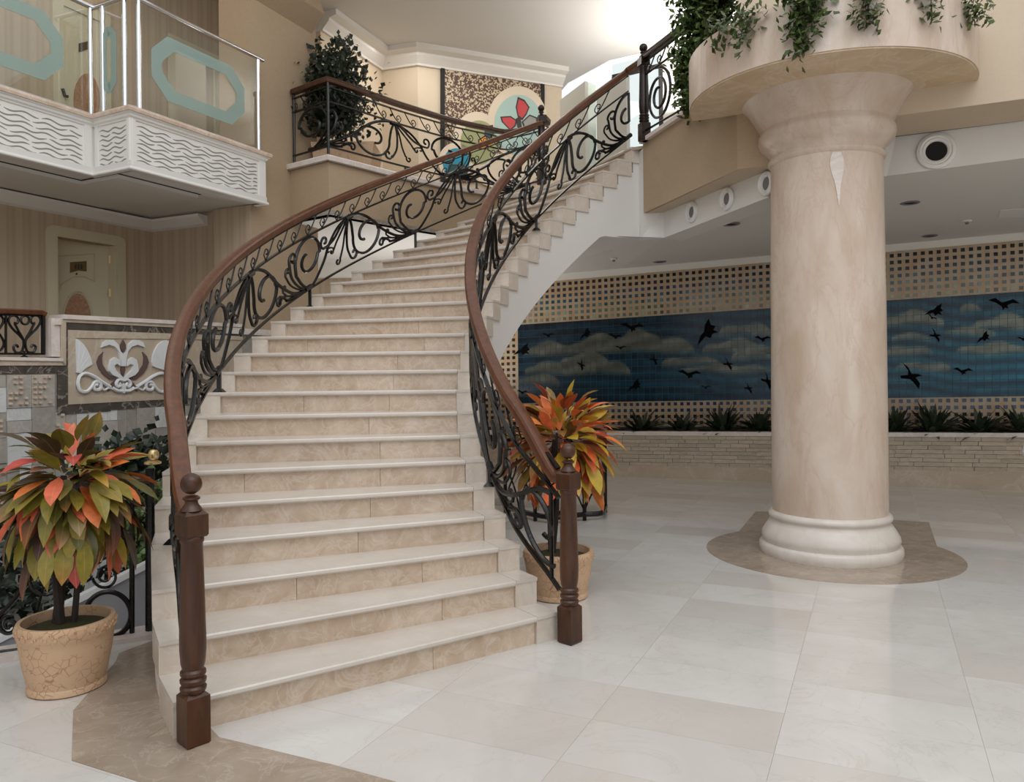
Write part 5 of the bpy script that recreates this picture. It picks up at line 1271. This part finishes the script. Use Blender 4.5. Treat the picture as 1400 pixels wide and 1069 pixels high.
orn('white_bud', [(632, 690), (650, 720), (655, 775), (632, 795), (610, 775), (615, 720)], MAT['white'], .03)
# gallery rail on the low cap
root = thing('gallery_railing', 'small black iron railing with heart scrolls on the low wall at the left edge', 'railing', rw(40, 487, -.05))
def gr(x, y): return rw(x/8.907, 400+y/8.907, -.06)
obj('handrail', MB().sweep([gr(-400, 218), gr(0, 215), gr(300, 228), gr(560, 240), gr(600, 262)], rail_profile(.06, .045)), MAT['rail'], root, smooth=True)
obj('top_bar', MB().tube([gr(-400, 255), gr(600, 275)], .010, 5), MAT['iron'], root); obj('bottom_bar', MB().tube([gr(-400, 738), gr(600, 745)], .010, 5), MAT['iron'], root)
for x in (125, 580): obj('upright', MB().tube([gr(x, 265), gr(x, 745)], .011 if x < 500 else .02, 6), MAT['iron'], root)
def heart(x0, sgn_):
    c = lambda x, y: gr(x0 + sgn_*x, y)
    obj('scroll', MB().tube([c(x, y) for x, y in cat_rom([(5, 600), (-60, 520), (-150, 430), (-195, 345), (-170, 285), (-110, 280), (-75, 320), (-90, 370), (-125, 365)], 6)], .0105, 6), MAT['iron'], root, smooth=True)
    obj('scroll', MB().tube([c(x, y) for x, y in cat_rom([(-120, 370), (-70, 470), (-20, 560), (-12, 640), (-40, 720), (-110, 720), (-135, 660), (-100, 635), (-78, 665)], 6)], .0105, 6), MAT['iron'], root, smooth=True)
heart(352, 1); heart(352, -1); heart(-100, -1)
obj('ring', MB().tube([gr(358+50*math.cos(t), 332+52*math.sin(t)) for t in [i*math.pi/10 for i in range(20)]], .010, 6, closed=True), MAT['iron'], root, smooth=True)
obj('scroll', MB().tube([gr(x, y) for x, y in cat_rom([(0, 460), (60, 520), (100, 610), (70, 690), (0, 720)], 6)], .0105, 6), MAT['iron'], root, smooth=True)
obj('foot', MB().lathe([(.03, 0), (.028, .01), (.01, .02), (.01, .06)], gr(350, 790), 12), MAT['iron'], root)

# ------------------------------------------------------------------ sunken bed, curb and floor balustrade on the left
m = MB(); bd = Vector((0, 0, 0))
m.prism([curbL+UP*-.5, curb1+UP*-.5, curb1+UP*.03, curbL+UP*.03], cn*.22)
struct('trim_10', m, MAT['caps'], 'low pale kerb under the left floor balustrade', cat='kerb')
m = MB(); m.prism([Vector((-9, 3, -1.25)), Vector((0, 5, -1.25)), Vector((0, 15, -1.25)), Vector((-9, 15, -1.25))], (0, 0, .05)); struct('floor_sunken', m, MAT['darksoil'], 'dark floor of the sunken planting bed', cat='floor')
a_ = atY(207, 768, 5.25); b_ = atY(20, 862, 5.0); b2 = b_ + (b_-a_)*.6
m = MB(); hth = Vector((-.02, .09, 0))
m.prism([Vector((a_.x, a_.y, -1.2)), Vector((b2.x, b2.y, -1.2)), b2-UP*.03, a_-UP*.03], hth)
rampw = struct('wall_ramp', m, MAT['ramp'], 'grey sloping side wall of the stair going down on the left', cat='wall')
obj('coping', MB().hexa([a_-UP*.03-hth*.2, b2-UP*.03-hth*.2, b2-UP*.03+hth*1.9, a_-UP*.03+hth*1.9], [a_+UP*.01-hth*.2, b2+UP*.01-hth*.2, b2+UP*.01+hth*1.9, a_+UP*.01+hth*1.9]), MAT['white'], rampw)
# hedge, dark rocks
root = thing('hedge', 'light green leafy hedge in the sunken bed behind the left floor balustrade', 'hedge', atY(185, 780, 6.3))
P = [atY(rg.uniform(168, 222), rg.uniform(655, 775), rg.uniform(5.9, 6.4)) for _ in range(420)]
cluster('foliage', P, .07, MAT['hedge'], root, rg, 1)
root = thing('dark_shrub', 'very dark glossy shrub in front of the tiled retaining wall', 'shrub', atY(170, 700, 6.5))
P = [atY(rg.gauss(180, 22), rg.gauss(632, 13), rg.uniform(6.0, 6.6)) for _ in range(420)] + [atY(rg.uniform(90, 220), rg.uniform(640, 780), rg.uniform(6.4, 6.8)) for _ in range(700)] + [atY(rg.uniform(-40, 110), rg.uniform(700, 850), rg.uniform(6.2, 6.8)) for _ in range(600)]
cluster('foliage', P, .085, MAT['bush'], root, rg, 1)
obj('stem', MB().tube([atY(175, 780, 6.4), atY(180, 650, 6.4)], .02, 6), MAT['trunk'], root)
# balustrade on the kerb
KP = Plane(tuple((curb0 + cn*.10).xy), math.atan2(cd_.x, cd_.y))
def kq(px, py): return KP.at(px, py)
root = thing('floor_balustrade', 'black iron balustrade with a gilded ball finial behind the left croton', 'balustrade', kq(205, 875))
for (x, y0, y1, r_) in ((205, 640, 878, .028), (180.5, 660, 870, .016)): obj('post', MB().tube([kq(x, y0), kq(x, y1)], r_, 8), MAT['iron'], root)
obj('post_foot', MB().lathe([(.075, 0), (.07, .015), (.04, .03), (.03, .07)], kq(205, 884), 16), MAT['iron'], root)
c_ = kq(210, 621); obj('finial', MB().lathe([(.002, -.036), (.022, -.032), (.032, -.014), (.032, .008), (.022, .026), (.002, .032)], c_, 16), MAT['gold'], root, smooth=True); obj('finial_collar', MB().lathe([(.05, 0), (.05, .012), (.03, .02)], kq(209, 634), 16), MAT['gold'], root)
obj('bottom_bar', MB().tube([kq(-40, 896), kq(30, 888), kq(150, 874), kq(205, 868)], .014, 6), MAT['iron'], root)
obj('middle_bar', MB().tube([kq(20, 700), kq(120, 694), kq(205, 690)], .010, 6), MAT['iron'], root)
obj('handrail', MB().sweep([kq(-40, 668), kq(100, 661), kq(205, 655)], rail_profile(.06, .05)), MAT['newel'], root)
def spir(name, cx, cy, r_, a0, turns, k1, th=.014, cw=1): obj('scroll', MB().tube([kq(cx + r_*(1-(1-k1)*i/40)*math.cos(math.radians(a0+cw*360*turns*i/40)), cy + r_*1.0*(1-(1-k1)*i/40)*math.sin(math.radians(a0+cw*360*turns*i/40))) for i in range(41)], th, 6), MAT['iron'], root, smooth=True)
spir('s', 148, 840, 31, -160, .72, 1.0, .017)
spir('s', 144, 787, 18, 170, 1.8, .15, .009, -1)
spir('s', 12, 855, 15, -70, 1.6, .2, .012, -1)
spir('s', 60, 790, 26, 0, 1.4, .3, .012)
obj('scroll', MB().tube([kq(*p) for p in cat_rom([(-10, 850), (15, 825), (40, 795), (60, 775)], 5)], .014, 6), MAT['iron'], root)
obj('scroll', MB().tube([kq(*p) for p in cat_rom([(62, 795), (56, 815), (51, 835)], 5)], .010, 6), MAT['iron'], root)
# balustrade behind the right croton
gp = [atZ(828, 700, 0), atZ(822, 710, 0), atZ(795, 712, 0), atZ(762, 716, 0), atZ(730, 712, 0), atZ(690, 700, 0)]
gp = [Vector(p) for p in cat_rom(gp, 6)]; root = thing('floor_balustrade', 'low black iron lattice balustrade below the stair behind the right croton', 'balustrade', gp[0])
PS3 = PathStrip(gp, 0, 1.0)
Lg = PS3.cum[-1]
obj('bottom_bar', MB().sweep([PS3(Lg*i/30, .07) for i in range(31)], rail_profile(.05, .05)), MAT['iron'], root); obj('handrail', MB().sweep([PS3(Lg*i/30, .95) for i in range(31)], rail_profile(.07, .055)), MAT['newel'], root)
obj('middle_bar', MB().tube([PS3(Lg*i/30, .78) for i in range(31)], .011, 6), MAT['iron'], root)
for i in range(7):
    d = .02 + (Lg-.04)*i/6
    if i in (0, 2, 4, 6): obj('post', MB().tube([PS3(d, 0), PS3(d, 1.02)], .022, 8), MAT['iron'], root)
    if i < 6:
        for s_ in (0, 1):
            obj('scroll', MB().tube([PS3(d+(Lg/6)*(x if not s_ else 1-x), y) for x, y in cat_rom([(.0, .1), (.3, .3), (.75, .5), (.85, .68), (.6, .74), (.5, .62), (.62, .58)], 5)], .010, 6), MAT['iron'], root, smooth=True)
c_ = PS3(Lg*.98, 1.04); obj('finial', MB().lathe([(.002, -.04), (.03, -.035), (.045, -.01), (.04, .02), (.002, .045)], c_, 16), MAT['gold'], root, smooth=True)

# ------------------------------------------------------------------ potted tree on the mezzanine corner
root = thing('potted_tree', 'dark leafy potted tree in a terracotta box behind the mezzanine corner', 'potted plant', atZ(460, 205, ZM+.0) + Vector((0, .9, .0)))
by = 10.75
cb = atY(475, 200, by); cb.z = ZM
m = MB(); m.hexa([cb+Vector((i*.36, j*.3, 0)) for i, j in ((-1,-1),(1,-1),(1,1),(-1,1))], [cb+Vector((i*.42, j*.34, .42)) for i, j in ((-1,-1),(1,-1),(1,1),(-1,1))]); obj('box', m, MAT['terracotta'], root)
P = []
for i in range(3600):
    t_ = rg.random(); px = rg.gauss(456, 20); py = rg.gauss(135, 33)
    if py < 85: px = 456 + (px-456)*.55 + rg.choice((-8, 12, 0))
    if py < 62: px = 472 + rg.gauss(0, 5)
    if py > 185 or py < 48: continue
    P.append(atY(px, py, by-.2+rg.uniform(-.35, .35)))
for i in range(12):
    x0, y0 = rg.uniform(430, 490), rg.uniform(80, 130); dx = (x0-458)*.35
    for j in range(16): P.append(atY(x0 + dx*j/15 + rg.gauss(0, 1.5), y0-22*j/15 + rg.gauss(0, 1.5), by-.2))
cluster('foliage', P, .075, MAT['bush'], root, rg, 1)
for i in range(4): obj('stem', MB().tube([cb+Vector((rg.uniform(-.1, .1), 0, .35)), atY(456+rg.uniform(-20, 20), 110, by-.2)], .018, 6), MAT['trunk'], root)

# ------------------------------------------------------------------ upper mosaic with butterflies
UP_ = Plane((cp[2].x, cp[2].y), math.atan2((cp[3]-cp[2]).x, (cp[3]-cp[2]).y)); un = UP_.n3 if UP_.n3.dot(Vector((0, -1, 0))) > 0 else -UP_.n3
def uu_(px, py, o=0): return UP_.at(px, py) + un*o
root = thing('butterfly_mural', 'brown pebble mosaic with cream rings and coloured butterflies on the mezzanine wall', 'mural', uu_(670, 235, .0))
def upoly(name, pts, o, th, mat): return obj(name, MB().prism([uu_(x, y, o) for x, y in pts], un*th), mat, root)
upoly('mosaic_board', [(603, 95), (743, 117), (743, 250), (603, 250)], .0, .03, MAT['pebble'])
upoly('dark_strip', [(602, 94), (607, 95), (607, 250), (602, 250)], .0, .05, MAT['dark']); upoly('dark_strip', [(738.5, 115.5), (743, 116.5), (743, 250), (738.5, 250)], .0, .05, MAT['dark'])
MAT['mintdisc'] = plain('mint plaster', sr(172, 200, 192), 0.5, var=.08); MAT['greendisc'] = plain('olive plaster', sr(160, 164, 116), 0.5, var=.1); MAT['cyan'] = plain('turquoise paint', sr(30, 140, 168), 0.4); MAT['red'] = plain('red butterfly paint', sr(196, 58, 62), 0.4); MAT['orange'] = plain('orange butterfly paint', sr(224, 150, 40), 0.4); MAT['wingdark'] = plain('dark wing outline', sr(50, 40, 40), 0.5); MAT['teal'] = plain('dark teal paint', sr(28, 74, 78), 0.4); MAT['ringcream'] = plain('cream ring', sr(222, 206, 184), 0.5); MAT['greywing'] = plain('grey wing paint', sr(150, 148, 142), 0.5)
def circ(cx, cy, rx, ry, n=36): return [(cx+rx*math.cos(2*math.pi*i/n), cy+ry*math.sin(2*math.pi*i/n)) for i in range(n)]
upoly('ring', circ(706, 168, 41, 49), .03, .025, MAT['ringcream']); upoly('disc', circ(707, 172, 33, 41), .055, .006, MAT['mintdisc'])
upoly('ring', circ(650, 192, 32, 38), .03, .022, MAT['ringcream']); upoly('disc', circ(653, 196, 25, 30), .052, .006, MAT['greendisc'])
upoly('ring', circ(622, 222, 24, 26), .03, .028, MAT['ringcream']); upoly('disc', circ(622, 224, 18, 20), .058, .006, MAT['cyan'])
upoly('disc', circ(690, 235, 45, 24), .03, .02, MAT['ringcream'])
def wing(pts, mat, o):
    c = (sum(p[0] for p in pts)/len(pts), sum(p[1] for p in pts)/len(pts)); upoly('wing', pts, o, .004, MAT['wingdark']); upoly('wing_patch', [(c[0]+(x-c[0])*.8, c[1]+(y-c[1])*.8) for x, y in pts], o+.004, .002, mat)
wing([(706, 162), (703, 148), (706, 134), (715, 138), (722, 148), (718, 158), (712, 166)], MAT['red'], .061)
wing([(705, 166), (696, 160), (682, 161), (684, 168), (690, 174), (696, 180), (703, 174)], MAT['red'], .061)
wing([(711, 168), (722, 158), (732, 162), (734, 172), (724, 178), (714, 176)], MAT['greywing'], .061)
upoly('body', [(703, 164), (709, 160), (712, 180), (707, 184)], .067, .006, MAT['wingdark'])
wing([(652, 205), (652, 192), (662, 186), (668, 196), (672, 200), (662, 206)], MAT['orange'], .058)
wing([(660, 186), (662, 174), (672, 172), (674, 184), (668, 192)], MAT['teal'], .058)
wing([(664, 206), (668, 196), (680, 194), (684, 202), (674, 212)], MAT['greendisc'], .058)
wing([(610, 236), (612, 226), (630, 226), (640, 232), (634, 246), (612, 246)], MAT['teal'], .064)

# ------------------------------------------------------------------ pale screens and window at the stair head
def scr(name, p0_, p1_, ztop, mat, label, th=.12):
    m = MB(); d = (p1_-p0_).normalized(); nn = Vector((-d.y, d.x, 0)); m.prism([p0_+UP*ZM, p1_+UP*ZM, p1_+UP*ztop, p0_+UP*ztop], nn*th); return struct(name, m, mat, label, cat='wall')
s0 = atY(766, 200, 12.4); s1 = atY(800.5, 200, 11.6); s2 = atY(815.5, 200, 11.9); s3 = atY(816, 200, 11.5); s4 = atY(857, 200, 10.6)
for s_ in (s0, s1, s2, s3, s4): s_.z = 0
sc1 = scr('wall_screen', s0, s1, atY(800, 111, 11.6).z, MAT['greypanel'], 'pale grey screen wall behind the left newel at the stair head', .05)
obj('glass_return', MB().prism([s1+UP*ZM, s2+UP*ZM, s2+UP*atY(815, 116, 11.9).z, s1+UP*atY(800, 111, 11.6).z], (0, .04, 0)), MAT['greenpanel'], sc1)
scr('wall_screen_right', s3, s4, atY(857, 94, 10.6).z, MAT['greypanel'], 'pale grey screen wall between the stair head and the bright window', .05)
m = MB(); fpz = [Vector((6.0, 13.5, ZM)), Vector((1.0, 15.6, ZM))]
wq0, wq1 = atY(838, 150, 13.5), atY(905, 150, 13.0); wq2 = atY(960, 150, 12.6)
for s_ in (wq0, wq1, wq2): s_.z = 0
m = MB(); m.prism([wq1+UP*ZM, wq2+UP*ZM, wq2+UP*(zuc), wq1+UP*(zuc)], (.02, .2, 0)); m.prism([wq2+UP*ZM, wq2+Vector((4, -2, 0))+UP*ZM, wq2+Vector((4, -2, 0))+UP*zuc, wq2+UP*zuc], (0, .2, 0))
struct('wall_window', m, MAT['plaster'], 'pale wall right of the bright window at the stair head', cat='wall')
win = thing('window_1', 'bright tall window behind the stair head', 'window', wq0+UP*ZM); win['kind'] = 'structure'
m = MB()
for s_ in (0.02, .98): c = wq0.lerp(wq1, s_); m.box(c+UP*(ZM+1.2), .06, .06, 2.4)
m.box((wq0+wq1)/2+UP*(ZM+2.4), (wq1-wq0).length, .06, .06, (wq1-wq0)); obj('window_frame', m, MAT['dark'], win)
obj('pane', MB().prism([wq0+UP*ZM, wq1+UP*ZM, wq1+UP*(zuc-.1), wq0+UP*(zuc-.1)], (0, .01, 0)), MAT['glass'], win)

# ------------------------------------------------------------------ white chair at the right edge
cw = atY(1432, 640, 9.0); cw.z = 0
root = thing('chair', 'white chair with an oval back, cut off by the right edge of the photo', 'chair', cw)
bz = atY(1400, 617, 9.0).z; ow = 34/F*9
obj('backrest', MB().prism([cw+Vector((ow*math.cos(t), .02*math.cos(t), bz + .17*math.sin(t))) for t in [i*2*math.pi/28 for i in range(28)]], (0, .03, 0)), MAT['vent'], root)
obj('seat', MB().prism([cw+Vector((.24*x, -.22+.22*y, .44)) for x, y in ((-.9,-1),(.9,-1),(1,-.6),(1,1),(-1,1),(-1,-.6))], (0, 0, .05)), MAT['vent'], root)
for i, j in ((-1,-1),(1,-1),(1,1),(-1,1)): obj('leg', MB().tube([cw+Vector((i*.2, -.22+j*.2, 0)), cw+Vector((i*.19, -.22+j*.19, .45))], .018, 8), MAT['vent'], root)
for i in (-1, 1): obj('back_post', MB().tube([cw+Vector((i*.19, .0, .45)), cw+Vector((i*.2, .015, bz))], .016, 8), MAT['vent'], root)
print('objects', len(bpy.data.objects))
